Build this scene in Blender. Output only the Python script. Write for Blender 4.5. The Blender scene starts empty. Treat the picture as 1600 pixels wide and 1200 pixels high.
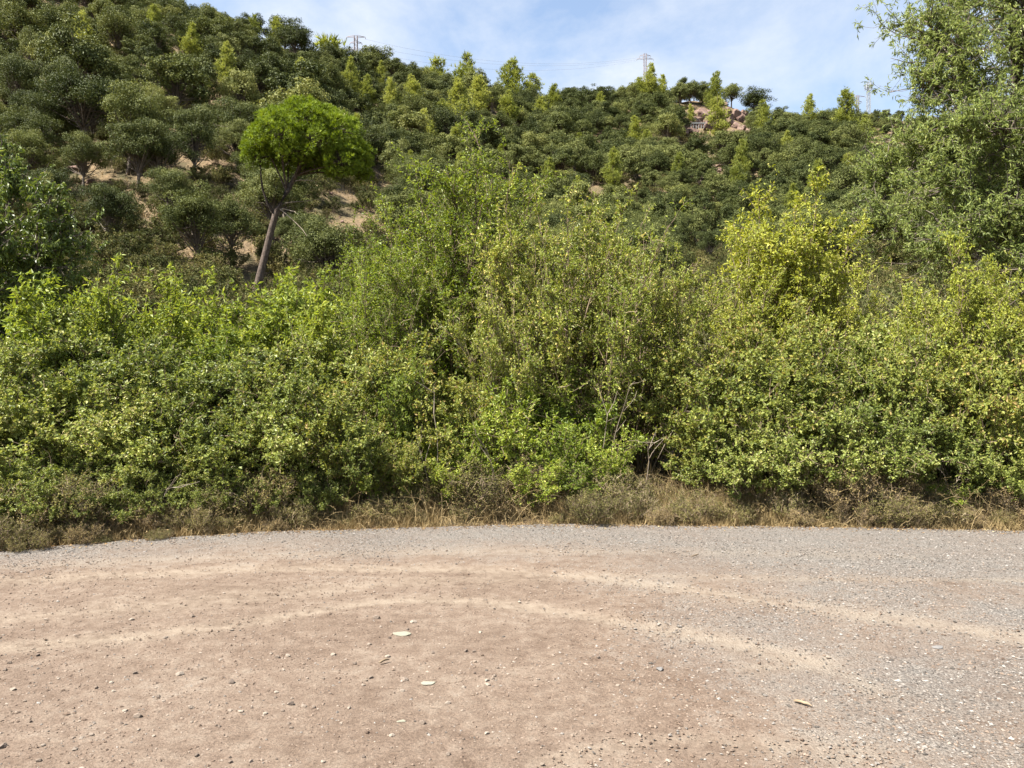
import bpy, math, random
import numpy as np
from mathutils import Vector

# ---------------------------------------------------------------- camera, sky, sun
S = bpy.context.scene
F = 1202.0            # focal length in photo pixels (26 mm equivalent phone lens)
EYE = 1.6
cd = bpy.data.cameras.new('camera'); cam = bpy.data.objects.new('camera', cd)
S.collection.objects.link(cam); S.camera = cam
cd.sensor_width = 36.0; cd.lens = 36.0 * F / 1600.0; cd.clip_end = 6000; cd.clip_start = 0.05
cam.location = (0, 0, EYE); cam.rotation_euler = (math.radians(90), 0, 0)

SUN_ELEV, SUN_AZ = math.radians(55), math.radians(-114)   # azimuth from +Y (view direction), negative = towards -X
SUN_STRENGTH, SKY_STRENGTH = 5.0, 0.058
W = bpy.data.worlds.new('World'); S.world = W; W.use_nodes = True
nt = W.node_tree; nt.nodes.clear()
def nn(t, typ, **kw):
    n = t.nodes.new(typ)
    for k, v in kw.items():
        if k.startswith('i_'):
            n.inputs[k[2:]].default_value = v
        else:
            setattr(n, k, v)
    return n
sky = nn(nt, 'ShaderNodeTexSky', sky_type='NISHITA', sun_disc=False, sun_elevation=SUN_ELEV, sun_rotation=SUN_AZ,
         air_density=1.15, dust_density=0.1, ozone_density=2.2)
tc = nn(nt, 'ShaderNodeTexCoord'); sep = nn(nt, 'ShaderNodeSeparateXYZ')
nt.links.new(tc.outputs['Generated'], sep.inputs[0])
zz = nn(nt, 'ShaderNodeMath', operation='MAXIMUM'); zz.inputs[1].default_value = 0.0
nt.links.new(sep.outputs['Z'], zz.inputs[0])
za = nn(nt, 'ShaderNodeMath', operation='ADD'); za.inputs[1].default_value = 0.55
nt.links.new(zz.outputs[0], za.inputs[0])
dv = nn(nt, 'ShaderNodeVectorMath', operation='DIVIDE'); cb = nn(nt, 'ShaderNodeCombineXYZ')
for k in 'XYZ': nt.links.new(za.outputs[0], cb.inputs[k])
nt.links.new(tc.outputs['Generated'], dv.inputs[0]); nt.links.new(cb.outputs[0], dv.inputs[1])
mp = nn(nt, 'ShaderNodeMapping'); mp.inputs['Scale'].default_value = (1.0, 1.15, 1.0); mp.inputs['Rotation'].default_value = (0, 0, 0.5)
mp.inputs['Location'].default_value = (3.1, 1.7, 0)
nt.links.new(dv.outputs[0], mp.inputs[0])
nz = nn(nt, 'ShaderNodeTexNoise', i_Scale=3.4, i_Detail=8.0, i_Roughness=0.6, i_Distortion=0.25)
nt.links.new(mp.outputs[0], nz.inputs['Vector'])
rp = nn(nt, 'ShaderNodeValToRGB')
rp.color_ramp.elements[0].position = 0.42; rp.color_ramp.elements[0].color = (0.16, 0.16, 0.16, 1)
rp.color_ramp.elements[1].position = 0.68; rp.color_ramp.elements[1].color = (0.80, 0.80, 0.80, 1)
nt.links.new(nz.outputs[0], rp.inputs[0])
mx = nn(nt, 'ShaderNodeMix', data_type='RGBA')
mx.inputs['B'].default_value = (4.4, 4.6, 4.9, 1)
nt.links.new(rp.outputs[0], mx.inputs['Factor']); nt.links.new(sky.outputs[0], mx.inputs['A'])
bg = nn(nt, 'ShaderNodeBackground', i_Strength=SKY_STRENGTH); wo = nn(nt, 'ShaderNodeOutputWorld')
nt.links.new(mx.outputs['Result'], bg.inputs[0]); nt.links.new(bg.outputs[0], wo.inputs[0])

ld = bpy.data.lights.new('sun', 'SUN'); ld.energy = SUN_STRENGTH; ld.angle = math.radians(0.53); ld.color = (1.0, 0.955, 0.865)
sun = bpy.data.objects.new('sun', ld); S.collection.objects.link(sun)
sd = Vector((math.sin(SUN_AZ) * math.cos(SUN_ELEV), math.cos(SUN_AZ) * math.cos(SUN_ELEV), math.sin(SUN_ELEV)))
sun.rotation_euler = sd.to_track_quat('Z', 'Y').to_euler(); sun.location = sd * 60

S.view_settings.view_transform = 'Standard'; S.view_settings.look = 'None'; S.view_settings.gamma = 1
S.view_settings.use_curve_mapping = False; S.view_settings.exposure = 1.98
S.render.engine = 'CYCLES'
S.cycles.max_bounces = 6; S.cycles.diffuse_bounces = 4; S.cycles.glossy_bounces = 2; S.cycles.transmission_bounces = 4
S.cycles.caustics_reflective = False; S.cycles.caustics_refractive = False
S.cycles.use_denoising = True; S.cycles.use_adaptive_sampling = False

# ---------------------------------------------------------------- helpers
R = np.random.default_rng(11)
col = S.collection
def uni(a, b, n=None): return R.uniform(a, b, n)
def nrm(v): return v / (np.linalg.norm(v, axis=-1, keepdims=True) + 1e-9)
def tag(o, label=None, cat=None, group=None, kind=None):
    if label: o['label'] = label
    if cat: o['category'] = cat
    if group: o['group'] = group
    if kind: o['kind'] = kind
    return o

class MB:
    """collects vertices, triangles/quads, a per-vertex value and a material index, and makes one mesh of them"""
    def __init__(s): s.v = []; s.f = []; s.a = []; s.m = []; s.n = 0; s.s = []
    def add(s, verts, faces, val=0.5, mat=0, smooth=False):
        verts = np.asarray(verts, float).reshape(-1, 3); faces = np.asarray(faces, np.int64)
        if len(verts) == 0 or len(faces) == 0: return s
        s.v.append(verts); s.f.append(faces + s.n); s.n += len(verts)
        s.a.append(np.broadcast_to(np.asarray(val, float), (len(verts),)).copy())
        s.m.append(np.full(len(faces), mat, np.int32)); s.s.append(np.full(len(faces), smooth, bool))
        return s
    def mesh(s, name, mats):
        me = bpy.data.meshes.new(name)
        v = np.concatenate(s.v); a = np.concatenate(s.a)
        me.vertices.add(len(v)); me.vertices.foreach_set('co', v.astype(np.float32).ravel())
        loops = np.concatenate([f.ravel() for f in s.f]); tot = np.concatenate([np.full(len(f), f.shape[1], np.int32) for f in s.f])
        me.loops.add(len(loops)); me.loops.foreach_set('vertex_index', loops.astype(np.int32))
        me.polygons.add(len(tot)); me.polygons.foreach_set('loop_start', np.concatenate([[0], np.cumsum(tot)[:-1]]).astype(np.int32))
        me.polygons.foreach_set('material_index', np.concatenate(s.m)); me.polygons.foreach_set('use_smooth', np.concatenate(s.s))
        at = me.attributes.new('v', 'FLOAT', 'POINT'); at.data.foreach_set('value', a.astype(np.float32))
        for m in mats: me.materials.append(m)
        me.update(); me.validate()
        return me
def obj(name, me, parent=None, loc=None, rz=0.0, scale=None):
    o = bpy.data.objects.new(name, me); col.objects.link(o)
    if parent: o.parent = parent
    if loc is not None: o.location = loc
    o.rotation_euler = (0, 0, rz)
    if scale is not None: o.scale = scale
    return o

def tubes(mb, paths, radii, k=5, val=0.5, mat=0, smooth=True):
    paths = np.asarray(paths, float); radii = np.asarray(radii, float)
    if paths.ndim == 2: paths = paths[None]; radii = radii[None]
    T, n, _ = paths.shape
    tan = nrm(np.gradient(paths, axis=1))
    ref = np.where(np.abs(tan[..., 2:3]) > .9, np.array([1., 0, 0]), np.array([0, 0, 1.]))
    a = nrm(np.cross(tan, ref)); b = np.cross(tan, a)
    an = np.arange(k) / k * 2 * np.pi
    V = paths[:, :, None] + radii[:, :, None, None] * (np.cos(an)[:, None] * a[:, :, None] + np.sin(an)[:, None] * b[:, :, None])
    i = np.arange(T)[:, None, None] * n * k; j = np.arange(n - 1)[None, :, None] * k; q = np.arange(k)[None, None, :]; q2 = (q + 1) % k
    f = np.stack([i + j + q, i + j + q2, i + j + k + q2, i + j + k + q], -1).reshape(-1, 4)
    mb.add(V, f, val, mat, smooth)

def ribbons(mb, paths, radii, val=0.5, mat=0):
    """the finest twigs: narrow strips"""
    paths = np.asarray(paths, float); T, n, _ = paths.shape
    sd_ = nrm(np.cross(paths[:, -1] - paths[:, 0], R.normal(0, 1, (T, 3))))[:, None] * (np.broadcast_to(radii, (T, n))[:, :, None] * 1.3)
    V = np.stack([paths - sd_, paths + sd_], 2); i = np.arange(T)[:, None] * n * 2 + np.arange(n - 1)[None] * 2
    mb.add(V, np.stack([i, i + 1, i + 3, i + 2], -1).reshape(-1, 4), val, mat, False)

def leaves(mb, P, D, N, L, Wd, fold=.25, droop=.12, val=.5, mat=0, wide=.45):
    """folded pointed leaves, two triangles each"""
    n = len(P); D = nrm(D); Sd = nrm(np.cross(D, N)); N = np.cross(Sd, D)
    L = np.broadcast_to(L, (n,))[:, None]; Wd = np.broadcast_to(Wd, (n,))[:, None]
    m = P + D * wide * L + N * fold * Wd
    V = np.stack([P, m + Sd * Wd / 2, P + D * L - N * droop * L, m - Sd * Wd / 2], 1)
    b = np.arange(n)[:, None] * 4
    f = np.concatenate([b + [0, 1, 2], b + [0, 2, 3]])
    mb.add(V, f, np.repeat(np.broadcast_to(val, (n,)), 4), mat)

def needles(mb, P, A, k, L, w, spread=.75, val=.5, mat=0):
    """tufts of k needles, one thin triangle each"""
    n = len(P)
    P = np.repeat(P, k, 0); A = np.repeat(nrm(A), k, 0)
    D = nrm(A + R.normal(0, spread, A.shape)); Sd = nrm(np.cross(D, R.normal(0, 1, D.shape)))
    Ln = (np.repeat(np.broadcast_to(L, (n,)), k) * uni(.7, 1.15, n * k))[:, None]
    V = np.stack([P + Sd * w / 2, P - Sd * w / 2, P + D * Ln], 1)
    f = np.arange(n * k)[:, None] * 3 + [0, 1, 2]
    mb.add(V, f, np.repeat(np.repeat(np.broadcast_to(val, (n,)), k), 3), mat)

ICO = None
def ico(sub=1):
    t = (1 + 5 ** .5) / 2
    v = [(-1, t, 0), (1, t, 0), (-1, -t, 0), (1, -t, 0), (0, -1, t), (0, 1, t), (0, -1, -t), (0, 1, -t), (t, 0, -1), (t, 0, 1), (-t, 0, -1), (-t, 0, 1)]
    f = [(0, 11, 5), (0, 5, 1), (0, 1, 7), (0, 7, 10), (0, 10, 11), (1, 5, 9), (5, 11, 4), (11, 10, 2), (10, 7, 6), (7, 1, 8), (3, 9, 4), (3, 4, 2), (3, 2, 6), (3, 6, 8), (3, 8, 9), (4, 9, 5), (2, 4, 11), (6, 2, 10), (8, 6, 7), (9, 8, 1)]
    v = [np.array(p) / np.linalg.norm(p) for p in v]
    for _ in range(sub):
        mid = {}; nf = []
        def md(a, b):
            key = (min(a, b), max(a, b))
            if key not in mid:
                p = v[a] + v[b]; v.append(p / np.linalg.norm(p)); mid[key] = len(v) - 1
            return mid[key]
        for a, b, c in f:
            x, y, z = md(a, b), md(b, c), md(c, a)
            nf += [(a, x, z), (b, y, x), (c, z, y), (x, y, z)]
        f = nf
    return np.array(v), np.array(f)
def rock_shape(rng, sub=2, cuts=9, rough=.06):
    """an angular stone: a ball cut by random planes"""
    v, f = ico(sub); v = v.copy()
    for _ in range(cuts):
        n = rng.normal(0, 1, 3); n /= np.linalg.norm(n); d = rng.uniform(.45, .8)
        s = v @ n; over = np.maximum(s - d, 0); v -= over[:, None] * n
    return v + rng.normal(0, rough * .35, v.shape), f

# value noise on the plane, for terrain and masks
_T = R.uniform(-1, 1, (256, 256))
def vnoise(x, y):
    xi = np.floor(x).astype(int); yi = np.floor(y).astype(int); fx = x - xi; fy = y - yi
    fx = fx * fx * (3 - 2 * fx); fy = fy * fy * (3 - 2 * fy)
    g = lambda a, b: _T[a & 255, b & 255]
    return (g(xi, yi) * (1 - fx) + g(xi + 1, yi) * fx) * (1 - fy) + (g(xi, yi + 1) * (1 - fx) + g(xi + 1, yi + 1) * fx) * fy
def fbm(x, y, o=4):
    x = np.asarray(x, float); y = np.asarray(y, float); r = 0; a = .5
    for k in range(o): r = r + a * vnoise(x * 2 ** k + 17.3 * k, y * 2 ** k + 5.1 * k); a *= .5
    return r

# ---------------------------------------------------------------- materials
def material(name):
    m = bpy.data.materials.new(name); m.use_nodes = True; m.node_tree.nodes.clear()
    return m, m.node_tree
def ramp(t, stops):
    r = nn(t, 'ShaderNodeValToRGB'); e = r.color_ramp.elements
    while len(e) < len(stops): e.new(.5)
    for q, (p, c) in zip(e, stops): q.position = p; q.color = (*c, 1)
    return r
def math_(t, op, a, b=None, clamp=False):
    n = nn(t, 'ShaderNodeMath', operation=op, use_clamp=clamp)
    for i, s in enumerate((a, b)):
        if s is None: continue
        if isinstance(s, (int, float)): n.inputs[i].default_value = s
        else: t.links.new(s, n.inputs[i])
    return n.outputs[0]
def noise(t, scale, detail=4, rough=.55, vec=None, dist=0.0):
    n = nn(t, 'ShaderNodeTexNoise', i_Scale=scale, i_Detail=detail, i_Roughness=rough, i_Distortion=dist)
    if vec is not None: t.links.new(vec, n.inputs['Vector'])
    return n.outputs[0]

def leaf_mat(name, stops, trans=.38, rough=.5, spec=.3, patch=.25, patch_scale=1.2, obj_var=.22):
    stops = [(p_, (c_[0] * 1.27, c_[1] * 1.2, c_[2] * 1.08)) for p_, c_ in stops]
    m, t = material(name)
    at = nn(t, 'ShaderNodeAttribute', attribute_name='v'); oi = nn(t, 'ShaderNodeObjectInfo'); tc = nn(t, 'ShaderNodeTexCoord')
    n1 = noise(t, patch_scale, 3, .6, tc.outputs['Object'])
    f = math_(t, 'ADD', at.outputs['Fac'], math_(t, 'MULTIPLY', math_(t, 'SUBTRACT', n1, .5), patch * 3))
    f = math_(t, 'ADD', f, math_(t, 'MULTIPLY', math_(t, 'SUBTRACT', oi.outputs['Random'], .5), obj_var * 2), clamp=True)
    r = ramp(t, stops); t.links.new(f, r.inputs[0])
    p = nn(t, 'ShaderNodeBsdfPrincipled', i_Roughness=rough); p.inputs['Specular IOR Level'].default_value = spec
    tr = nn(t, 'ShaderNodeBsdfTranslucent'); hs = nn(t, 'ShaderNodeHueSaturation', i_Hue=.488, i_Saturation=1.12, i_Value=1.25)
    t.links.new(r.outputs[0], p.inputs['Base Color']); t.links.new(r.outputs[0], hs.inputs['Color']); t.links.new(hs.outputs[0], tr.inputs[0])
    ms = nn(t, 'ShaderNodeMixShader', i_Fac=trans); o = nn(t, 'ShaderNodeOutputMaterial')
    t.links.new(p.outputs[0], ms.inputs[1]); t.links.new(tr.outputs[0], ms.inputs[2]); t.links.new(ms.outputs[0], o.inputs[0])
    return m
def solid_mat(name, stops, scale=6, rough=.85, bump=.3, bscale=None, detail=6, stretch=(1, 1, 1), use_v=.0, metal=0):
    m, t = material(name); tc = nn(t, 'ShaderNodeTexCoord'); mpn = nn(t, 'ShaderNodeMapping'); mpn.inputs['Scale'].default_value = stretch
    t.links.new(tc.outputs['Object'], mpn.inputs[0])
    n1 = noise(t, scale, detail, .65, mpn.outputs[0])
    f = n1
    if use_v:
        at = nn(t, 'ShaderNodeAttribute', attribute_name='v')
        f = math_(t, 'ADD', n1, math_(t, 'MULTIPLY', math_(t, 'SUBTRACT', at.outputs['Fac'], .5), use_v))
    oi = nn(t, 'ShaderNodeObjectInfo')
    f = math_(t, 'ADD', f, math_(t, 'MULTIPLY', math_(t, 'SUBTRACT', oi.outputs['Random'], .5), .25), clamp=True)
    r = ramp(t, stops); t.links.new(f, r.inputs[0])
    p = nn(t, 'ShaderNodeBsdfPrincipled', i_Roughness=rough, i_Metallic=metal); p.inputs['Specular IOR Level'].default_value = .25
    t.links.new(r.outputs[0], p.inputs['Base Color'])
    if bump:
        b = nn(t, 'ShaderNodeBump', i_Strength=bump, i_Distance=.05)
        t.links.new(noise(t, bscale or scale * 2.5, 6, .7, mpn.outputs[0]), b.inputs['Height']); t.links.new(b.outputs[0], p.inputs['Normal'])
    o = nn(t, 'ShaderNodeOutputMaterial'); t.links.new(p.outputs[0], o.inputs[0])
    return m
M = {}
M['oak'] = leaf_mat('oak_leaf', [(0, (0.026, 0.037, 0.012)), (.5, (0.068, 0.084, 0.027)), (1, (0.146, 0.162, 0.058))], .14, .6, .14, .2, .6, .3)
M['oak_pale'] = leaf_mat('pale_oak_leaf', [(0, (0.044, 0.057, 0.018)), (.5, (0.099, 0.118, 0.037)), (1, (0.189, 0.199, 0.072))], .18, .6, .14, .2, .6, .3)
M['pine'] = leaf_mat('pine_needle', [(0, (.085, .11, .024)), (.5, (.185, .218, .05)), (1, (.30, .325, .095))], .3, .6, .2, .15, .5, .25)
M['stonepine'] = leaf_mat('umbrella_pine_needle', [(0, (0.049, 0.075, 0.012)), (.5, (0.120, 0.177, 0.022)), (1, (0.240, 0.310, 0.045))], .24, .6, .15, .12, .5, .0)
M['bramble'] = leaf_mat('bramble_leaf', [(0, (0.058, 0.081, 0.019)), (.45, (0.141, 0.179, 0.041)), (.8, (0.238, 0.265, 0.075)), (1, (0.360, 0.346, 0.160))], .34, .5, .3, .25, .9)
M['vine'] = leaf_mat('vine_leaf', [(0, (0.062, 0.087, 0.021)), (.45, (0.137, 0.167, 0.038)), (.8, (0.230, 0.247, 0.058)), (1, (0.280, 0.218, 0.089))], .38, .55, .25, .32, .9)
M['willow'] = leaf_mat('willow_leaf', [(0, (0.062, 0.095, 0.015)), (.5, (0.150, 0.204, 0.030)), (.85, (0.261, 0.310, 0.065)), (1, (0.385, 0.389, 0.118))], .36, .48, .3, .24, .8)
M['poplar'] = leaf_mat('poplar_leaf', [(0, (0.064, 0.090, 0.019)), (.5, (0.149, 0.187, 0.035)), (.85, (0.257, 0.284, 0.069)), (1, (0.420, 0.378, 0.139))], .35, .48, .3, .24, .8)
M['lime'] = leaf_mat('lime_leaf', [(0, (0.071, 0.106, 0.020)), (.5, (0.157, 0.207, 0.038)), (1, (0.271, 0.308, 0.069))], .38, .52, .25, .24, .8)
M['yellow'] = leaf_mat('yellow_leaf', [(0, (0.108, 0.139, 0.024)), (.4, (0.211, 0.243, 0.040)), (.8, (0.329, 0.347, 0.072)), (1, (0.412, 0.384, 0.143))], .38, .55, .25, .2, .8)
M['ash'] = leaf_mat('ash_leaf', [(0, (0.080, 0.114, 0.038)), (.5, (0.174, 0.221, 0.072)), (1, (0.316, 0.351, 0.148))], .42, .5, .3, .22, .5)
M['olive'] = leaf_mat('grey_green_leaf', [(0, (0.060, 0.078, 0.030)), (.5, (0.126, 0.144, 0.057)), (1, (0.215, 0.230, 0.115))], .26, .5, .3, .2, .9)
M['dark'] = leaf_mat('glossy_dark_leaf', [(0, (0.039, 0.062, 0.013)), (.5, (0.098, 0.137, 0.029)), (1, (0.208, 0.247, 0.072))], .26, .45, .35, .15, .8)
M['dryleaf'] = leaf_mat('dry_leaf', [(0, (.09, .07, .034)), (.35, (.19, .15, .075)), (.65, (.29, .235, .125)), (.85, (.17, .165, .055)), (1, (.14, .16, .045))], .25, .7, .2, .35, 1.2)
M['straw'] = leaf_mat('straw', [(0, (0.077, 0.060, 0.029)), (.5, (0.172, 0.133, 0.068)), (1, (0.292, 0.232, 0.132))], .2, .7, .2, .2, 1.0, .2)
M['weed'] = leaf_mat('weed_leaf', [(0, (.065, .068, .025)), (.4, (.14, .14, .048)), (.75, (.21, .195, .08)), (1, (.27, .215, .11))], .28, .65, .2, .4, 1.4)
M['litter'] = leaf_mat('leaf_litter', [(0, (0.062, 0.038, 0.021)), (.5, (0.161, 0.105, 0.051)), (1, (0.260, 0.225, 0.145))], .1, .8, .2, .2, 1.0)
M['scrub'] = leaf_mat('scrub_leaf', [(0, (.035, .044, .015)), (.5, (.078, .088, .028)), (1, (.16, .142, .06))], .15, .7, .12, .3, 1.0, .35)
M['bark'] = solid_mat('bark', [(.25, (.045, .034, .026)), (.55, (.12, .095, .075)), (.8, (.24, .205, .17))], 5, .9, .8, 14, 7, (2, 2, .5))
M['pinebark'] = solid_mat('pine_bark', [(.3, (.022, .016, .013)), (.5, (.068, .049, .038)), (.78, (.15, .115, .095))], 7, .95, 1.0, 16, 8, (2, 2, .7))
M['twig'] = solid_mat('twig', [(.3, (.07, .05, .033)), (.6, (.19, .14, .09)), (.85, (.34, .28, .20))], 4, .85, 0)
M['dead'] = solid_mat('dead_twig', [(.3, (.12, .09, .065)), (.7, (.28, .23, .18))], 4, .85, 0)
M['stone'] = solid_mat('stone', [(.2, (0.074, 0.057, 0.047)), (.5, (0.161, 0.124, 0.097)), (.85, (0.255, 0.215, 0.175))], 20, .9, .35, 90, 6, use_v=.5)
M['rock'] = solid_mat('rock', [(.25, (0.061, 0.038, 0.032)), (.5, (0.135, 0.087, 0.069)), (.85, (0.230, 0.170, 0.136))], .6, .95, 1.0, 2.4, 9)
M['palerock'] = solid_mat('pale_rock', [(.2, (0.121, 0.106, 0.082)), (.5, (0.205, 0.187, 0.158)), (.85, (0.291, 0.272, 0.236))], 1.1, .92, .8, 4, 8)
M['galv'] = solid_mat('galvanised_steel', [(.2, (.19, .20, .21)), (.8, (.30, .31, .31))], 2, .6, 0, metal=.2)
M['reds'] = solid_mat('weathered_tower_steel', [(.2, (.15, .12, .125)), (.8, (.24, .20, .20))], 2, .7, 0)
M['cable'] = solid_mat('cable', [(0, (.22, .23, .25)), (1, (.3, .3, .32))], 2, .6, 0)

# ---------------------------------------------------------------- terrain
def at_px(px, d): return (px - 800) / F * d
def z_px(py, d): return EYE + (600 - py) / F * d
COLS = [  # photo column, then (distance, photo row) of the bare slope along it, ridge last
    (-500, [(24, 550), (36, 455), (52, 330), (74, 190), (140, -90)]),
    (0,    [(24, 550), (36, 455), (52, 330), (74, 200), (140, -70)]),
    (200,  [(24, 550), (36, 455), (52, 340), (76, 215), (138, -5)]),
    (330,  [(25, 545), (37, 460), (53, 350), (78, 225), (134, 46)]),
    (440,  [(26, 540), (39, 462), (56, 365), (84, 235), (136, 84)]),
    (600,  [(28, 530), (45, 445), (65, 365), (100, 250), (160, 138)]),
    (720,  [(29, 530), (50, 442), (72, 372), (115, 255), (175, 158)]),
    (840,  [(30, 530), (55, 440), (80, 378), (130, 262), (192, 180)]),
    (920,  [(30, 530), (58, 437), (85, 374), (140, 250), (200, 163)]),
    (1020, [(30, 530), (60, 435), (90, 370), (150, 240), (210, 150)]),
    (1120, [(29, 530), (60, 432), (90, 367), (150, 245), (214, 160)]),
    (1220, [(28, 530), (60, 430), (90, 365), (150, 258), (220, 197)]),
    (1380, [(28, 530), (60, 435), (95, 370), (160, 265), (240, 184)]),
    (1600, [(28, 530), (60, 435), (95, 370), (160, 265), (260, 188)]),
    (2300, [(28, 530), (60, 435), (95, 370), (160, 265), (260, 188)]),
]
ED = np.array([(-60, 5.5), (-30, 6.0), (-12, 6.4), (-4.83, 7.26), (-3.87, 7.75), (-2.72, 8.18), (-1.40, 8.43), (0, 8.62), (2.85, 8.55), (5.5, 8.3), (12, 7.6), (30, 6.6), (60, 6.0)])
def edge_y(x): return np.interp(x, ED[:, 0], ED[:, 1])
DS = np.linspace(0, 420, 421)
CU = np.array([(c - 800) / F for c, _ in COLS]); TB = []
for c, pr in COLS:
    d = [0, 9, 15] + [p[0] for p in pr]; z = [0, 0, .45] + [z_px(p[1], p[0]) for p in pr]
    D_, Z_ = pr[-1][0], z[-1]
    d += [D_ + 18, D_ + 60, 420]; z += [Z_ - 2.0, Z_ - 18, Z_ - 42]
    zi = np.interp(DS, d, z); k = np.ones(7) / 7; zs = zi.copy()
    for _ in range(2): zs = np.convolve(np.pad(zs, 3, 'edge'), k, 'valid')
    w = np.clip((DS - 20) / 15, 0, 1); TB.append(zi * (1 - w) + zs * w)
TB = np.array(TB)
def ground_z(x, y):
    x = np.asarray(x, float); y = np.asarray(y, float)
    u = np.clip(x / np.maximum(y, 18), CU[0], CU[-1] - 1e-6); ci = np.clip(np.searchsorted(CU, u, 'right') - 1, 0, len(CU) - 2)
    fu = (u - CU[ci]) / (CU[ci + 1] - CU[ci]); fu = fu * fu * (3 - 2 * fu)
    dd = np.clip(y, 0, 419.9); di = dd.astype(int); fd = dd - di
    z0 = TB[ci, di] * (1 - fd) + TB[ci, di + 1] * fd; z1 = TB[ci + 1, di] * (1 - fd) + TB[ci + 1, di + 1] * fd
    z = z0 * (1 - fu) + z1 * fu
    amp = np.clip((y - 16) / 40, 0, 1)
    z = z + amp * (fbm(x / 22 + 3, y / 22, 4) * 3.4 + fbm(x / 4.5, y / 4.5 + 9, 3) * .7)
    w = np.clip((y - edge_y(x)) / 1.2, 0, 1)                      # a low lip of soil at the edge of the road
    bank = w * (.06 + .05 * fbm(x * 1.3, y * 1.3, 3))
    return np.where(y < edge_y(x), -.03, z * np.clip((y - edge_y(x)) / 3, 0, 1) + bank - .03 * (1 - w))
def hit(px, py, dmax=330):
    """where the line of sight through a photo pixel meets the slope"""
    d = np.linspace(14, dmax, 1600); x = at_px(px, d); z = z_px(py, d); g = ground_z(x, d)
    k = np.nonzero(z <= g)[0]
    if len(k) == 0: return None
    return float(x[k[0]]), float(d[k[0]])

xs = np.concatenate([np.linspace(-1500, -320, 14)[:-1], np.linspace(-320, -60, 50)[:-1], np.linspace(-60, 60, 121)[:-1], np.linspace(60, 320, 50)[:-1], np.linspace(320, 1500, 14)])
ys = np.concatenate([np.linspace(-600, -6, 12)[:-1], np.linspace(-6, 24, 71)[:-1], np.linspace(24, 90, 91)[:-1], np.linspace(90, 290, 111)[:-1], np.linspace(290, 1500, 20)])
gx, gy = np.meshgrid(xs, ys); gz = ground_z(gx, gy)
mb = MB(); nx, ny = len(xs), len(ys); ii = np.arange(ny - 1)[:, None] * nx + np.arange(nx - 1)[None]
mb.add(np.stack([gx, gy, gz], -1), np.stack([ii, ii + 1, ii + nx + 1, ii + nx], -1).reshape(-1, 4), 0, 0, True)

def ground_mat():
    m, t = material('dry_slope'); tc = nn(t, 'ShaderNodeTexCoord'); P = tc.outputs['Object']
    n1 = noise(t, .16, 6, .62, P); n2 = noise(t, 1.3, 6, .7, P); n3 = noise(t, 5, 8, .75, P)
    f = math_(t, 'ADD', math_(t, 'MULTIPLY', n1, .65), math_(t, 'MULTIPLY', n2, .35))
    r = ramp(t, [(.34, (.055, .055, .024)), (.43, (.092, .074, .042)), (.52, (.162, .116, .068)), (.60, (.135, .096, .064)), (.72, (.09, .074, .056))])
    t.links.new(f, r.inputs[0])
    mxx = nn(t, 'ShaderNodeMix', data_type='RGBA', blend_type='MULTIPLY'); mxx.inputs['Factor'].default_value = 1
    g = ramp(t, [(.32, (.35, .34, .32)), (.5, (.95, .95, .95)), (.68, (1.55, 1.5, 1.42))]); t.links.new(n3, g.inputs[0])
    t.links.new(r.outputs[0], mxx.inputs['A']); t.links.new(g.outputs[0], mxx.inputs['B'])
    p = nn(t, 'ShaderNodeBsdfPrincipled', i_Roughness=.95); p.inputs['Specular IOR Level'].default_value = .1
    b = nn(t, 'ShaderNodeBump', i_Strength=.9, i_Distance=.25)
    t.links.new(math_(t, 'ADD', n2, math_(t, 'MULTIPLY', n3, .35)), b.inputs['Height'])
    o = nn(t, 'ShaderNodeOutputMaterial'); t.links.new(mxx.outputs['Result'], p.inputs['Base Color']); t.links.new(b.outputs[0], p.inputs['Normal']); t.links.new(p.outputs[0], o.inputs[0])
    return m
tag(obj('ground', mb.mesh('ground', [ground_mat()])), 'dry ochre hillside rising behind the roadside thicket', kind='structure')

# ---------------------------------------------------------------- the dirt road
def gp(px, py):
    d = EYE * F / (py - 600); return (at_px(px, d), d)
def poly_dist(x, y, pts):
    best = np.full(x.shape, 1e9)
    for (ax, ay), (bx, by) in zip(pts[:-1], pts[1:]):
        dx, dy = bx - ax, by - ay; t = np.clip(((x - ax) * dx + (y - ay) * dy) / (dx * dx + dy * dy), 0, 1)
        best = np.minimum(best, np.hypot(x - ax - t * dx, y - ay - t * dy))
    return best
def smooth(pts, n=40):
    p = np.array(pts); t = np.arange(len(p)); q = np.linspace(0, len(p) - 1, n * (len(p) - 1))
    o = np.stack([np.interp(q, t, p[:, 0]), np.interp(q, t, p[:, 1])], -1)
    for _ in range(3):
        o[1:-1] = (np.stack([np.convolve(np.pad(o[:, k], n // 2, 'edge'), np.ones(n + 1) / (n + 1), 'valid') for k in (0, 1)], -1))[1:-1]
    return [tuple(v) for v in o[::6]]
TRACKS = [  # pale dusty wheel tracks: (photo points, half width in metres, strength)
    ([(-300, 925), (0, 908), (400, 884), (800, 886), (1000, 908), (1200, 938), (1400, 968), (1750, 1015)], .13, .85),
    ([(-200, 1030), (150, 1000), (420, 972), (560, 938), (700, 934), (860, 950), (1000, 976), (1150, 1004), (1300, 1040)], .085, 1.0),
    ([(-200, 985), (200, 950), (450, 925), (650, 905), (900, 900)], .16, .55),
    ([(800, 890), (1000, 900), (1300, 905), (1500, 906), (1800, 905)], .06, .6),
    ([(-100, 890), (300, 872), (700, 858), (1100, 862), (1500, 872)], .12, .4),
    ([(1170, 1045), (1260, 1035), (1330, 1055), (1380, 1090)], .06, .6),
    ([(850, 1190), (1000, 1150), (1200, 1160), (1400, 1190)], .10, .5),
]
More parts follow.
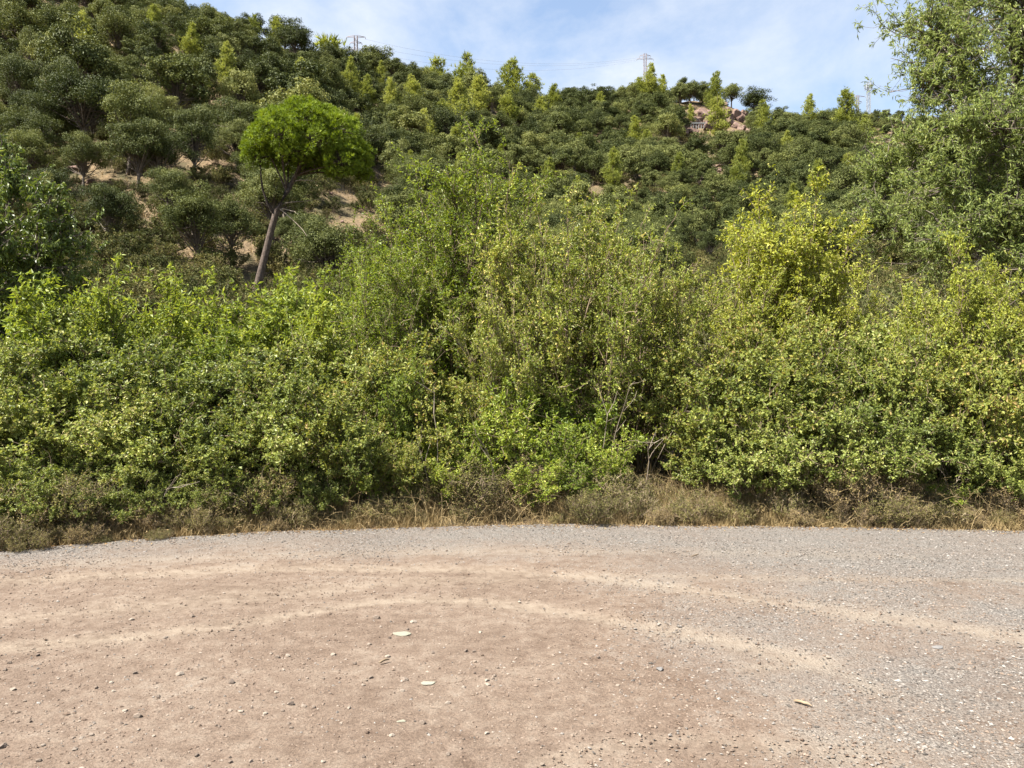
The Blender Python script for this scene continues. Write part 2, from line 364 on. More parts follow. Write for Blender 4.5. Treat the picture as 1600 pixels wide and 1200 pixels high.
rxs = np.concatenate([np.linspace(-60, -8, 40)[:-1], np.linspace(-8, 8, 320)[:-1], np.linspace(8, 60, 40)])
rt = np.concatenate([np.linspace(-.6, .15, 12)[:-1], np.linspace(.15, 1, 140)])
tx, tt = np.meshgrid(rxs, rt); rx = tx; ry = tt * (edge_y(tx) + .12 + .10 * fbm(tx * 2.2, tx * 0 + 3, 3))
rz = .010 * fbm(rx * .9, ry * .9, 3) + .007 * fbm(rx * 6, ry * 6, 3)
dust = np.zeros(rx.shape)
for pts, w, s in TRACKS:
    dd = poly_dist(rx, ry, smooth([gp(*p) for p in pts]))
    wv = w * (1.25 + 1.1 * fbm(rx * 1.1, ry * 2.0, 3)); dust = np.maximum(dust, s * np.exp(-(dd / wv) ** 2))
    rz -= .010 * s * np.exp(-(dd / (w * 1.3)) ** 2)
def grey_mask(x, y):
    # grey crushed stone along the far edge and over the nearer east half, red earth elsewhere
    e = edge_y(x) - y
    far = np.clip((2.5 + .30 * x.clip(-4, 6) + 1.3 * fbm(x * .5, y * .9, 4) - e) / 1.7, 0, 1)
    b = x - .55 - .12 * (y - 3) ** 2 * .6 + 1.1 * fbm(x * .8 + 4, y * .8, 4)
    near = np.clip(b / 2.4 + .35, 0, 1) * (.75 + .5 * fbm(x * 1.7, y * 1.7 + 8, 3))
    return np.maximum(far, near)
grey = grey_mask(rx, ry)
verts = np.stack([rx, ry, rz], -1); nx, ny = rx.shape[1], rx.shape[0]; ii = np.arange(ny - 1)[:, None] * nx + np.arange(nx - 1)[None]
mb = MB(); mb.add(verts, np.stack([ii, ii + 1, ii + nx + 1, ii + nx], -1).reshape(-1, 4), dust.ravel(), 0, True)
def road_mat():
    m, t = material('dirt_road'); tc = nn(t, 'ShaderNodeTexCoord'); P = tc.outputs['Object']
    du = nn(t, 'ShaderNodeAttribute', attribute_name='v').outputs['Fac']; gr = nn(t, 'ShaderNodeAttribute', attribute_name='grey').outputs['Fac']
    nL = noise(t, .9, 6, .65, P); nM = noise(t, 9, 6, .7, P); nF = noise(t, 60, 5, .75, P); nG = noise(t, 170, 3, .7, P)
    vo = nn(t, 'ShaderNodeTexVoronoi', feature='F1', i_Scale=85.0, i_Randomness=1.0); t.links.new(P, vo.inputs['Vector'])
    vsep = nn(t, 'ShaderNodeSeparateColor'); t.links.new(vo.outputs['Color'], vsep.inputs[0])
    red = ramp(t, [(.36, (.092, .064, .047)), (.5, (.138, .102, .078)), (.64, (.188, .149, .117))])
    t.links.new(math_(t, 'ADD', math_(t, 'MULTIPLY', nL, .45), math_(t, 'MULTIPLY', nM, .55)), red.inputs[0])
    gry = ramp(t, [(.05, (0.063, 0.057, 0.052)), (.45, (0.133, 0.120, 0.108)), (.8, (0.186, 0.171, 0.154)), (1, (0.292, 0.275, 0.254))])
    t.links.new(math_(t, 'ADD', math_(t, 'MULTIPLY', vsep.outputs[0], .6), math_(t, 'MULTIPLY', nF, .4)), gry.inputs[0])
    gm = math_(t, 'MULTIPLY', math_(t, 'SUBTRACT', math_(t, 'ADD', gr, math_(t, 'MULTIPLY', math_(t, 'SUBTRACT', math_(t, 'ADD', math_(t, 'MULTIPLY', nM, .5), math_(t, 'MULTIPLY', nL, .5)), .5), 2.4)), .18), 1.0, clamp=True)
    m1 = nn(t, 'ShaderNodeMix', data_type='RGBA'); t.links.new(gm, m1.inputs['Factor']); t.links.new(red.outputs[0], m1.inputs['A']); t.links.new(gry.outputs[0], m1.inputs['B'])
    # speckle of grit over all
    sp = ramp(t, [(.34, (.42, .40, .38)), (.5, (1, 1, 1)), (.66, (1.5, 1.47, 1.42))]); t.links.new(math_(t, 'ADD', math_(t, 'MULTIPLY', nF, .5), math_(t, 'MULTIPLY', nG, .5)), sp.inputs[0])
    m2 = nn(t, 'ShaderNodeMix', data_type='RGBA', blend_type='MULTIPLY'); m2.inputs['Factor'].default_value = .9
    t.links.new(m1.outputs['Result'], m2.inputs['A']); t.links.new(sp.outputs[0], m2.inputs['B'])
    dm = math_(t, 'MULTIPLY', du, math_(t, 'MULTIPLY', math_(t, 'SUBTRACT', math_(t, 'ADD', nM, math_(t, 'MULTIPLY', nL, .9)), .62), 2.4, clamp=True), clamp=True)
    m3 = nn(t, 'ShaderNodeMix', data_type='RGBA'); m3.inputs['B'].default_value = (.245, .202, .155, 1)
    t.links.new(math_(t, 'MULTIPLY', dm, .55), m3.inputs['Factor']); t.links.new(m2.outputs['Result'], m3.inputs['A'])
    p = nn(t, 'ShaderNodeBsdfPrincipled', i_Roughness=.95); p.inputs['Specular IOR Level'].default_value = .12
    b = nn(t, 'ShaderNodeBump', i_Strength=.9, i_Distance=.016)
    hgt = math_(t, 'ADD', math_(t, 'MULTIPLY', vo.outputs['Distance'], math_(t, 'MULTIPLY', gm, -.9)), math_(t, 'ADD', math_(t, 'MULTIPLY', nF, .8), math_(t, 'MULTIPLY', nM, .9)))
    t.links.new(hgt, b.inputs['Height'])
    o = nn(t, 'ShaderNodeOutputMaterial'); t.links.new(m3.outputs['Result'], p.inputs['Base Color']); t.links.new(b.outputs[0], p.inputs['Normal']); t.links.new(p.outputs[0], o.inputs[0])
    return m
me = mb.mesh('road', [road_mat()]); ga = me.attributes.new('grey', 'FLOAT', 'POINT'); ga.data.foreach_set('value', grey.ravel().astype(np.float32))
tag(obj('road', me), 'dusty reddish dirt and gravel road with pale wheel tracks', kind='structure')

# ---------------------------------------------------------------- plant builders
def curve_paths(base, tip, n, sag, wob):
    """(T,n,3) bent paths from base to tip; sag bows them upward first (positive) or down"""
    t = np.linspace(0, 1, n)[None, :, None]; T = len(base)
    p = base[:, None] * (1 - t) + tip[:, None] * t
    p[..., 2] += (np.broadcast_to(sag, (T,))[:, None] * (4 * t[..., 0] * (1 - t[..., 0])))
    w = np.cumsum(R.normal(0, 1, (T, n, 3)), 1) * np.broadcast_to(wob, (T,))[:, None, None] / n; w -= w[:, :1] * 1.0
    return p + w * t
def sample(paths, idx, t):
    n = paths.shape[1]; q = np.clip(t, 0, .9999) * (n - 1); i = q.astype(int); f = (q - i)[:, None]
    a = paths[idx, i]; b = paths[idx, i + 1]
    return a * (1 - f) + b * f, nrm(b - a)
def shrub(H, spread, stems, twigs, twig_len, nleaf, L, Wd, lean=.35, up=.55, sub=3, base_r=.15, t0=.2, mat=0, droop=.15, arch=0., leaf_up=.42, stem_r=.014, dome=False, dryfrac=0., hmin=.62, wild=.5):
    """many-stemmed shrub: stems, twigs, side twigs, leaves along the twigs; returns (foliage MB, stems MB)"""
    fo, st = MB(), MB()
    a = uni(0, 2 * np.pi, stems); r0 = base_r * np.sqrt(uni(0, 1, stems)); rr = spread * np.sqrt(uni(.02, 1, stems))
    base = np.stack([r0 * np.cos(a), r0 * np.sin(a), np.zeros(stems) - .06], -1)
    a2 = a + uni(-.5, .5, stems)
    if dome: h = H * np.sqrt(np.clip(1 - (rr / (spread * 1.12)) ** 2, .08, 1)) * uni(.75, 1.08, stems)
    else: h = H * uni(hmin, 1.05, stems) * (1 - .30 * rr / spread)
    tip = np.stack([rr * np.cos(a2), rr * np.sin(a2), h], -1)
    P = curve_paths(base, tip, 9, arch * h + .06 * h, .22 * H)
    rad = stem_r * (h / H)[:, None] * np.linspace(1, .22, 9)[None]
    tubes(st, P, rad, 5, uni(0, 1, 1)[0])
    T = stems * twigs; si = np.repeat(np.arange(stems), twigs); t = t0 + (1 - t0) * uni(0, 1, T) ** .8
    tb, tt = sample(P, si, t)
    d = R.normal(0, 1, (T, 3)); d[:, 2] = np.abs(d[:, 2]) * .4; d = nrm(d); d = nrm(d * (1 - up) + tt * up + [0, 0, .15])
    ln = twig_len * (1.15 - .65 * t) * uni(.5, 1.3, T)
    Q = curve_paths(tb, tb + d * ln[:, None], 4, -droop * ln * .3, .16 * twig_len)
    if H > 1.2: tubes(st, Q, np.linspace(.0055, .0016, 4)[None] * np.ones((T, 1)), 3)
    else: ribbons(st, Q, np.linspace(.004, .0016, 4)[None])
    # long bare shoots that stick out of the leaves
    wn = int(stems * wild); wi = R.integers(0, stems, wn); wb, wt = sample(P, wi, uni(.5, .95, wn)); wl = uni(.35, .9, wn) * min(1.0, .35 * H + .2)
    WQ = curve_paths(wb, wb + nrm(wt * .5 + nrm(wb * [1, 1, 0]) * .7 + R.normal(0, .45, (wn, 3)) + [0, 0, .25]) * wl[:, None], 6, .12 * wl, .25)
    tubes(st, WQ, np.linspace(.0042, .0016, 6)[None] * np.ones((wn, 1)), 3, .9)
    # side twigs
    U = T * sub; ui = np.repeat(np.arange(T), sub); tu = uni(.2, 1, U); ub, ut = sample(Q, ui, tu)
    e = nrm(R.normal(0, .8, (U, 3)) + ut * .9 + [0, 0, .2]); lu = ln[ui] * uni(.22, .55, U)
    Q2 = curve_paths(ub, ub + e * lu[:, None], 3, -droop * lu * .3, .10 * twig_len)
    ribbons(st, Q2, np.linspace(.003, .001, 3)[None])
    # leaves
    n1 = nleaf // 4; n2 = nleaf - n1
    for Pth, cnt in ((Q, n1), (Q2, n2)):
        li = R.integers(0, len(Pth), cnt); lt = uni(.12, 1, cnt); p, tg = sample(Pth, li, lt)
        D = nrm(tg * .5 + R.normal(0, .62, (cnt, 3)) + [0, 0, -droop]); N = nrm(R.normal(0, .42, (cnt, 3)) + nrm(p * [1, 1, 0]) * .55 + [0, 0, leaf_up])
        v = np.clip(R.normal(.42, .2, cnt) + .12 * (R.random(cnt) < .06), 0, 1); v = np.where(R.random(cnt) < dryfrac, uni(.9, 1, cnt), v)
        leaves(fo, p + D * .008, D, N, L * uni(.45, 1.4, cnt), Wd * uni(.5, 1.35, cnt), .22, .15, v)
    return fo, st

def crown_tree(H, Rc, clumps, nl, leaf, trunk_r, base_h, kind='oak', cz=.62, flat=.72):
    """broad-crowned tree: trunk, limbs to each clump, leaf faces spread over uneven clumps"""
    fo, st = MB(), MB()
    lean = R.normal(0, .05, 2) * H
    tb = np.array([[0, 0, -.3]]); tp = np.array([[lean[0], lean[1], H * .62]])
    TP = curve_paths(tb, tp, 8, 0, .08 * H); tubes(st, TP, trunk_r * np.linspace(1.1, .4, 8)[None], 7)
    # clump centres through an uneven ellipsoid
    v = nrm(R.normal(0, 1, (clumps, 3))); v[:, 2] = np.where(v[:, 2] < -.45, -v[:, 2], v[:, 2])
    rad = uni(.35, .98, clumps)[:, None] * (1 + .18 * np.sin(3 * np.arctan2(v[:, 1], v[:, 0]) + uni(0, 6))[:, None])
    hz = (H - base_h) / 2
    C = v * rad * [Rc, Rc, hz] + [lean[0], lean[1], base_h + hz]
    cr = Rc * uni(.14, .34, clumps)
    b, _ = sample(np.repeat(TP, clumps, 0), np.arange(clumps), uni(.35, 1, clumps))
    tubes(st, curve_paths(b, C, 5, -.04 * H, .05 * H), np.linspace(trunk_r * .32, trunk_r * .06, 5)[None] * np.ones((clumps, 1)), 4)
    per = (nl * cr ** 2 / (cr ** 2).sum()).astype(int); ci = np.repeat(np.arange(clumps), per); n = len(ci)
    o = nrm(R.normal(0, 1, (n, 3)) + [0, 0, .25]); rr = cr[ci] * uni(.35, 1.0, n) ** .6 * (1 + .13 * R.normal(0, 1, n).clip(-2, 2))
    P = C[ci] + o * rr[:, None] * [1, 1, flat]
    N = nrm(o * 1.0 + R.normal(0, .38, (n, 3)) + [0, 0, .35]); D = nrm(np.cross(N, R.normal(0, 1, (n, 3))))
    cv = R.normal(0, .12, clumps)
    val = np.clip(R.normal(.42, .17, n) + cv[ci], 0, 1)
    leaves(fo, P, D, N, leaf * uni(.6, 1.3, n), leaf * uni(.45, .8, n), .2, .12, val)
    return fo, st

def pine_tree(H, Rb, tufts, k, nl, w, trunk_r, levels=11, base=.18, rag=.25):
    """young Aleppo pine: whorled up-swept branches carrying needle tufts"""
    fo, st = MB(), MB()
    TP = curve_paths(np.array([[0, 0, -.3]]), np.array([[uni(-.04, .04) * H, uni(-.04, .04) * H, H]]), 10, 0, .05 * H)
    tubes(st, TP, trunk_r * np.linspace(1.1, .12, 10)[None], 6)
    nb = levels * 5; t = base + (1 - base) * (np.repeat(np.arange(levels), 5) + uni(-.3, .3, nb)) / levels
    b, _ = sample(np.repeat(TP, nb, 0), np.arange(nb), t); a = uni(0, 2 * np.pi, nb)
    prof = np.interp(t, [0, .15, .35, .7, 1], [.5, .85, 1, .62, .12]); ln = Rb * prof * uni(1 - rag * 1.6, 1 + rag, nb)
    d = np.stack([np.cos(a), np.sin(a), uni(.25, .75, nb)], -1)
    B = curve_paths(b, b + nrm(d) * ln[:, None], 5, -.08 * ln, .1 * ln)
    tubes(st, B, np.linspace(trunk_r * .28, trunk_r * .05, 5)[None] * np.ones((nb, 1)), 4)
    wgt = ln / ln.sum(); bi = R.choice(nb, tufts, p=wgt); p, tg = sample(B, bi, uni(.25, 1, tufts) ** .7)
    off = R.normal(0, 1, (tufts, 3)) * (.15 * ln[bi] + .06)[:, None]; p = p + off
    needles(fo, p, nrm(tg + nrm(off) * .5 + [0, 0, .7]), k, nl, w, .55, np.clip(R.normal(.45, .2, tufts) + .1 * nrm(off)[:, 2], 0, 1))
    return fo, st

def plant(name, fo, st, fm, sm, foliage='foliage', wood='stem'):
    """prototype: two meshes"""
    return (name, fo.mesh(name + '_' + foliage, [M[fm]]), st.mesh(name + '_' + wood, [M[sm]]), foliage, wood)
def put(proto, loc, rz, s, label, cat, group=None, tilt=None):
    name, mf, ms, fo, wo_ = proto[:5]
    e = bpy.data.objects.new(name, None); col.objects.link(e); e.empty_display_size = .2
    e.location = loc; e.rotation_euler = (tilt[0] if tilt else 0, tilt[1] if tilt else 0, rz); e.scale = s if hasattr(s, '__len__') else (s, s, s)
    lf = obj(fo, mf, e); obj(wo_, ms, e)
    if len(proto) > 5: lf.material_slots[0].link = 'OBJECT'; lf.material_slots[0].material = proto[5]
    return tag(e, label, cat, group)

# ---------------------------------------------------------------- hillside trees
OAK_N = [plant('holm_oak', *crown_tree(5.4, 2.5, 78, 15500, .125, .15, 1.2), 'oak', 'bark', 'crown', 'trunk') for _ in range(4)]
OAK_F = [plant('holm_oak', *crown_tree(5.2, rc_, nc_, 8000, .19, .15, .5), 'oak', 'bark', 'crown', 'trunk') for rc_, nc_ in ((2.7, 70), (2.3, 56), (2.9, 90), (2.1, 60), (2.5, 78))]
PINES = [plant('aleppo_pine', *pine_tree(7.5, uni(1.5, 2.0), 1900, 8, .34, .062, .13, 12, .10, .35), 'pine', 'pinebark', 'crown', 'trunk') for _ in range(5)]
def recolour(pr, mat):
    return pr + (M[mat],)                              # same meshes, other leaf colour
OAK_N += [recolour(OAK_N[k], 'oak_pale') for k in (1, 2)]; OAK_F += [recolour(OAK_F[k], 'oak_pale') for k in (0, 3)]
SCRUB = [plant('hill_shrub', *shrub(1.3, .95, 16, 10, .5, 2600, .085, .05, sub=3, dome=True, stem_r=.012), 'scrub', 'twig') for _ in range(3)]

BARE = [  # photo outlines of open slope with no trees on it
    [(478, 300), (600, 270), (640, 330), (590, 420), (520, 400), (470, 340)],
    [(250, 215), (360, 250), (400, 330), (440, 440), (240, 440), (200, 330), (95, 330), (80, 250)],
    [(1040, 395), (1150, 400), (1180, 470), (1050, 470)],
    [(1290, 395), (1400, 380), (1420, 440), (1290, 450)],
    [(1052, 176), (1110, 166), (1176, 170), (1178, 210), (1054, 212)],
    [(1092, 215), (1112, 235), (1148, 296), (1130, 300), (1098, 256)],
]
def inside(x, y, poly):
    c = False; j = len(poly) - 1
    for i in range(len(poly)):
        xi, yi = poly[i]; xj, yj = poly[j]
        if (yi > y) != (yj > y) and x < (xj - xi) * (y - yi) / (yj - yi) + xi: c = not c
        j = i
    return c
def proj(x, y, z): return 800 + F * x / y, 600 - F * (z - EYE) / y

used = []
grid = {}
def free(x, y, r):
    gi, gj = int(x // 6), int(y // 6)
    for a in range(gi - 1, gi + 2):
        for b in range(gj - 1, gj + 2):
            for (px, py, pr) in grid.get((a, b), ()):
                if (px - x) ** 2 + (py - y) ** 2 < (.5 * (pr + r)) ** 2: return False
    return True
def occupy(x, y, r): grid.setdefault((int(x // 6), int(y // 6)), []).append((x, y, r))

# the umbrella pine's own place, kept free
UP = hit(398, 466); occupy(UP[0], UP[1], 5.5)
# pines picked out one by one in the photograph: column, top row, foot row
PINE_AT = [(352, 68, 150), (395, 24, 80), (430, 26, 86), (512, 50, 110), (548, 92, 160), (575, 118, 180), (612, 122, 190), (596, 96, 140), (685, 86, 140), (728, 86, 150), (803, 95, 160),
           (832, 118, 168), (716, 138, 205), (750, 130, 190), (793, 155, 210), (664, 186, 245), (711, 206, 255), (993, 193, 240), (868, 140, 185), (722, 256, 318), (957, 246, 302), (1122, 163, 215),
           (1194, 170, 222), (1158, 229, 288), (1150, 264, 312), (1277, 268, 335), (1326, 250, 295), (1265, 158, 200), (1320, 152, 195), (1352, 190, 235), (1018, 100, 155), (1034, 118, 160), (1118, 113, 140), (848, 160, 205), (640, 250, 300), (1000, 130, 165), (1392, 240, 290), (470, 90, 150), (905, 215, 255), (780, 240, 285), (1060, 250, 295), (560, 190, 240), (1230, 215, 255), (940, 150, 185), (645, 130, 180), (1300, 215, 250), (1080, 170, 200), (1240, 300, 350), (860, 255, 300), (300, 40, 110), (130, 20, 110), (240, 10, 80), (690, 165, 210), (1010, 210, 250), (905, 290, 335), (1175, 300, 345)]
for i, (px, pt, pb) in enumerate(PINE_AT):
    h = hit(px, pb)
    if h is None:
        h = (at_px(px, 200), 200)
    x, y = h; z = float(ground_z(x, y)); H = max(z_px(pt, y) - z, 3.5) * (1.05 if pt < 125 else 1.3)
    s = H / 7.5; w = s * uni(.82, 1.1)
    sky_ = pt < 125; hs = 'short' if H < 6.3 else ('mid-sized' if H < 8.5 else 'tall')
    rz_ = ['above the open slope beside the umbrella pine', 'on the steep ridge short of the first pylon', 'beside the first pylon', 'on the saddle between the two pylons', 'beside the pylon on the middle hilltop', 'above the rocky outcrop'][int(np.searchsorted([310, 470, 625, 900, 1060], px))]
    sz_ = ['uphill of the umbrella pine', 'above the tall willows', 'below the saddle between the pylons', 'below the pylon on the middle hilltop', 'near the rocky outcrop', 'on the flank below the telecom mast', 'behind the ash boughs'][int(np.searchsorted([610, 730, 880, 1060, 1200, 1350], px))]
    put(PINES[i % 5], (x, y, z), uni(0, 6.28), (w, w, s),
        (f'{hs} pale green pine on the skyline {rz_}' if sky_ else f'{hs} yellow-green young pine among dark oaks {sz_}'), 'tree',
        'pines along the ridge' if sky_ else 'young pines scattered over the slope')
    occupy(x, y, 2.6 * s); occupy(x, y - 2.2 * s, 2.0 * s)

# oaks with trunks in view on the open slope: column, foot row, top row
spots = []
for px, pb, ptp in [(199, 272, 128), (128, 178, 40), (217, 300, 190), (304, 284, 172), (362, 418, 310), (32, 200, 90), (66, 240, 150), (262, 352, 262), (312, 425, 300), (480, 425, 330), (448, 400, 345), (170, 392, 290), (40, 300, 205),
                    (130, 300, 210), (1113, 415, 355), (1055, 408, 330), (1090, 395, 322), (1005, 400, 330), (1300, 398, 330), (1335, 392, 320), (1352, 388, 315), (1140, 385, 325), (255, 300, 200), (90, 345, 262)]:
    h = hit(px, pb)
    if h: spots.append((h[0], h[1], max(2.4, z_px(ptp, h[1]) - float(ground_z(*h))), True)); occupy(h[0], h[1], 3.0)
cand = []
for _ in range(26000):
    d = 40 + 225 * uni(0, 1) ** .8; px = uni(-160, 1760); x = at_px(px, d)
    z = float(ground_z(x, d)); qx, qy = proj(x, d, z)
    if qy > 470 or qy < -160: continue
    ht = F / d * 2.6
    if any(inside(qx, qy, p) or inside(qx, qy - ht, p) or (p is BARE[4] and inside(qx, qy - 1.8 * ht, p)) for p in BARE): continue
    if d < 62 and uni(0, 1) < .55: continue
    rng_ = np.interp(qx, CU * F + 800, [p[-1][0] for _, p in COLS])
    if d > rng_ + 12: continue
    r = uni(2.5, 4.9) if qx < 560 and d < 110 else (uni(2.1, 3.4) if d < 110 else uni(2.6, 4.6))
    if not free(x, d, r * (1.0 if d < 62 else .86)): continue
    occupy(x, d, r); H = r * uni(.95, 1.7)
    if qx > 1330 and qy < 260: H *= .5
    spots.append((x, d, H, False))
for _ in range(9000):
    d = 36 + 225 * uni(0, 1) ** .8; px = uni(-1500, -160) if R.random() < .55 else uni(1760, 2900); x = at_px(px, d); z = float(ground_z(x, d))
    r = uni(3.0, 5.2)
    if free(x, d, r * .95): occupy(x, d, r); spots.append((x, d, -r * uni(.95, 1.5), False))
spots.sort(key=lambda s: -(s[2] / s[1]))
far_pts = []
for i, (x, y, H, vis) in enumerate(spots):
    z = float(ground_z(x, y))
    if i < 290 and H > 0:
        near = y < 75; pr = (OAK_N if near else OAK_F)[R.integers(0, 6 if near else 7)]; s = H / (5.4 if near else 5.2)
        w = s * (uni(.8, 1.0) if vis else uni(.75, 1.2))
        qx = proj(x, y, z)[0]
        zone = ['above the dark glossy tree', 'on the slope uphill of the umbrella pine', 'behind the umbrella pine', 'behind the tall willow shrubs', 'below the pylon on the middle hilltop', 'downhill of the rocky outcrop', 'behind the big ash'][int(np.searchsorted([110, 330, 600, 850, 1060, 1330], qx))]
        size = 'small' if H < 3.6 else ('mid-sized' if H < 5.2 else 'tall')
        if vis: lab, gr = f'{size} holm oak on a bare trunk {zone}', 'oaks on the open slope'
        elif near: lab, gr = f'{size} dark holm oak low on the hillside {zone}', 'oaks low on the slope'
        else: lab, gr = f'{size} rounded oak crown packed in the wood {zone}', 'oaks massed across the hillside'
        put(pr, (x, y, z), uni(0, 6.28), (w, w * uni(.9, 1.1), s), lab, 'tree', gr)
    else:
        far_pts.append((x, y, z, abs(H) / 5.2))

def scatter(name, pts, protos, label, cat=None):
    """one 'stuff' object: prototypes set out on points by geometry nodes"""
    pc = bpy.data.collections.new(name + '_kinds')
    for q, (nm, mf, ms, *_r) in enumerate(protos):
        j = MB()
        for me_ in (mf, ms):
            n = len(me_.vertices); vv = np.empty(n * 3, np.float32); me_.vertices.foreach_get('co', vv)
            aa = np.empty(n, np.float32); me_.attributes['v'].data.foreach_get('value', aa)
            npoly = len(me_.polygons); k = me_.polygons[0].loop_total; li = np.empty(len(me_.loops), np.int32); me_.loops.foreach_get('vertex_index', li)
            j.add(vv.reshape(-1, 3), li.reshape(npoly, k), aa, 0 if me_ is mf else 1, me_ is ms)
        o = bpy.data.objects.new(name + '_kind', j.mesh(name + '_kind', [_r[2] if len(_r) > 2 else mf.materials[0], ms.materials[0]])); pc.objects.link(o)
    pts = np.array(pts); me_ = bpy.data.meshes.new(name); me_.vertices.add(len(pts)); me_.vertices.foreach_set('co', pts[:, :3].astype(np.float32).ravel())
    for an, dt, data in (('rot', 'FLOAT_VECTOR', np.stack([R.normal(0, .05, len(pts)), R.normal(0, .05, len(pts)), uni(0, 6.28, len(pts))], -1)),
                         ('scl', 'FLOAT_VECTOR', np.stack([pts[:, 3] * uni(.95, 1.3, len(pts)), pts[:, 3] * uni(.95, 1.3, len(pts)), pts[:, 3]], -1))):
        a = me_.attributes.new(an, dt, 'POINT'); a.data.foreach_set('vector', data.astype(np.float32).ravel())
    ng = bpy.data.node_groups.new(name, 'GeometryNodeTree')
    ng.interface.new_socket('Geometry', in_out='INPUT', socket_type='NodeSocketGeometry'); ng.interface.new_socket('Geometry', in_out='OUTPUT', socket_type='NodeSocketGeometry')
    gi = ng.nodes.new('NodeGroupInput'); go = ng.nodes.new('NodeGroupOutput'); ip = ng.nodes.new('GeometryNodeInstanceOnPoints')
    ci = ng.nodes.new('GeometryNodeCollectionInfo'); ci.inputs[0].default_value = pc; ci.inputs['Separate Children'].default_value = True; ci.inputs['Reset Children'].default_value = True
    ip.inputs['Pick Instance'].default_value = True
    ri = ng.nodes.new('FunctionNodeRandomValue'); ri.data_type = 'INT'
    for s_ in ri.inputs:
        if s_.type == 'INT' and s_.name == 'Min': s_.default_value = 0
        if s_.type == 'INT' and s_.name == 'Max': s_.default_value = len(protos) - 1
    ro = [s_ for s_ in ri.outputs if s_.type == 'INT' and s_.enabled][0]
    L = ng.links.new; L(gi.outputs[0], ip.inputs['Points']); L(ci.outputs[0], ip.inputs['Instance']); L(ro, ip.inputs['Instance Index'])
    for an, sk in (('rot', 'Rotation'), ('scl', 'Scale')):
        na = ng.nodes.new('GeometryNodeInputNamedAttribute'); na.data_type = 'FLOAT_VECTOR'; na.inputs['Name'].default_value = an
        L([s_ for s_ in na.outputs if s_.enabled and s_.name == 'Attribute'][0], ip.inputs[sk])
    L(ip.outputs[0], go.inputs[0])
    o = obj(name, me_); md = o.modifiers.new('scatter', 'NODES'); md.node_group = ng
    return tag(o, label, cat, kind='stuff')
scatter('oak_wood', far_pts, OAK_F[:6], 'distant mass of dark oaks covering the upper hillside', 'wood')

sp_ = []
for _ in range(7000):
    d = 24 + 220 * uni(0, 1) ** 1.25; px = uni(-120, 1720); x = at_px(px, d); z = float(ground_z(x, d)); qx, qy = proj(x, d, z)
    if qy < -120: continue
    if any(inside(qx, qy, p) for p in BARE[:2]) and uni(0, 1) < .45: continue
    if inside(qx, qy, BARE[4]) or inside(qx, qy, BARE[5]): continue
    if math.hypot(x - UP[0], d - UP[1]) < 1: continue
    sp_.append((x, d, z, uni(.45, 1.25)))
scatter('hill_scrub', sp_, SCRUB, 'low dry scrub dotted over the hillside between the oaks', 'scrub')

# dry grass on the open slope
g = MB(); n = 19000
d = 22 + 70 * uni(0, 1, n) ** 1.0; x = at_px(uni(-60, 1660, n), d); keep = fbm(x / 3, d / 3, 3) > -.12; x, d = x[keep], d[keep]
P = np.stack([x, d, ground_z(x, d) - .03], -1); needles(g, P, np.tile([0, 0, 1.], (len(P), 1)), 5, uni(.25, .55, len(P)), .035, .45, np.clip(R.normal(.6, .22, len(P)), 0, 1))
tag(obj('dry_grass', g.mesh('dry_grass', [M['straw']])), 'straw-coloured dry grass on the open slope behind the thicket', 'grass', kind='stuff')

st_ = MB()
for _ in range(1500):
    d_ = 24 + 75 * uni(0, 1); x_ = at_px(uni(-40, 1640), d_)
    if fbm(x_ / 5 + 50, d_ / 5, 3) < .02: continue
    v, f = rock_shape(R, 1, 7); r_ = float(np.clip(R.lognormal(math.log(.13), .6), .05, .7)); st_.add(v * r_ * [1.2, 1, .7] + [x_, d_, float(ground_z(x_, d_)) + r_ * .1], f, .5)
tag(obj('slope_rubble', st_.mesh('slope_rubble', [M['rock']])), 'broken stones strewn over the open slope behind the thicket', 'rubble', kind='stuff')

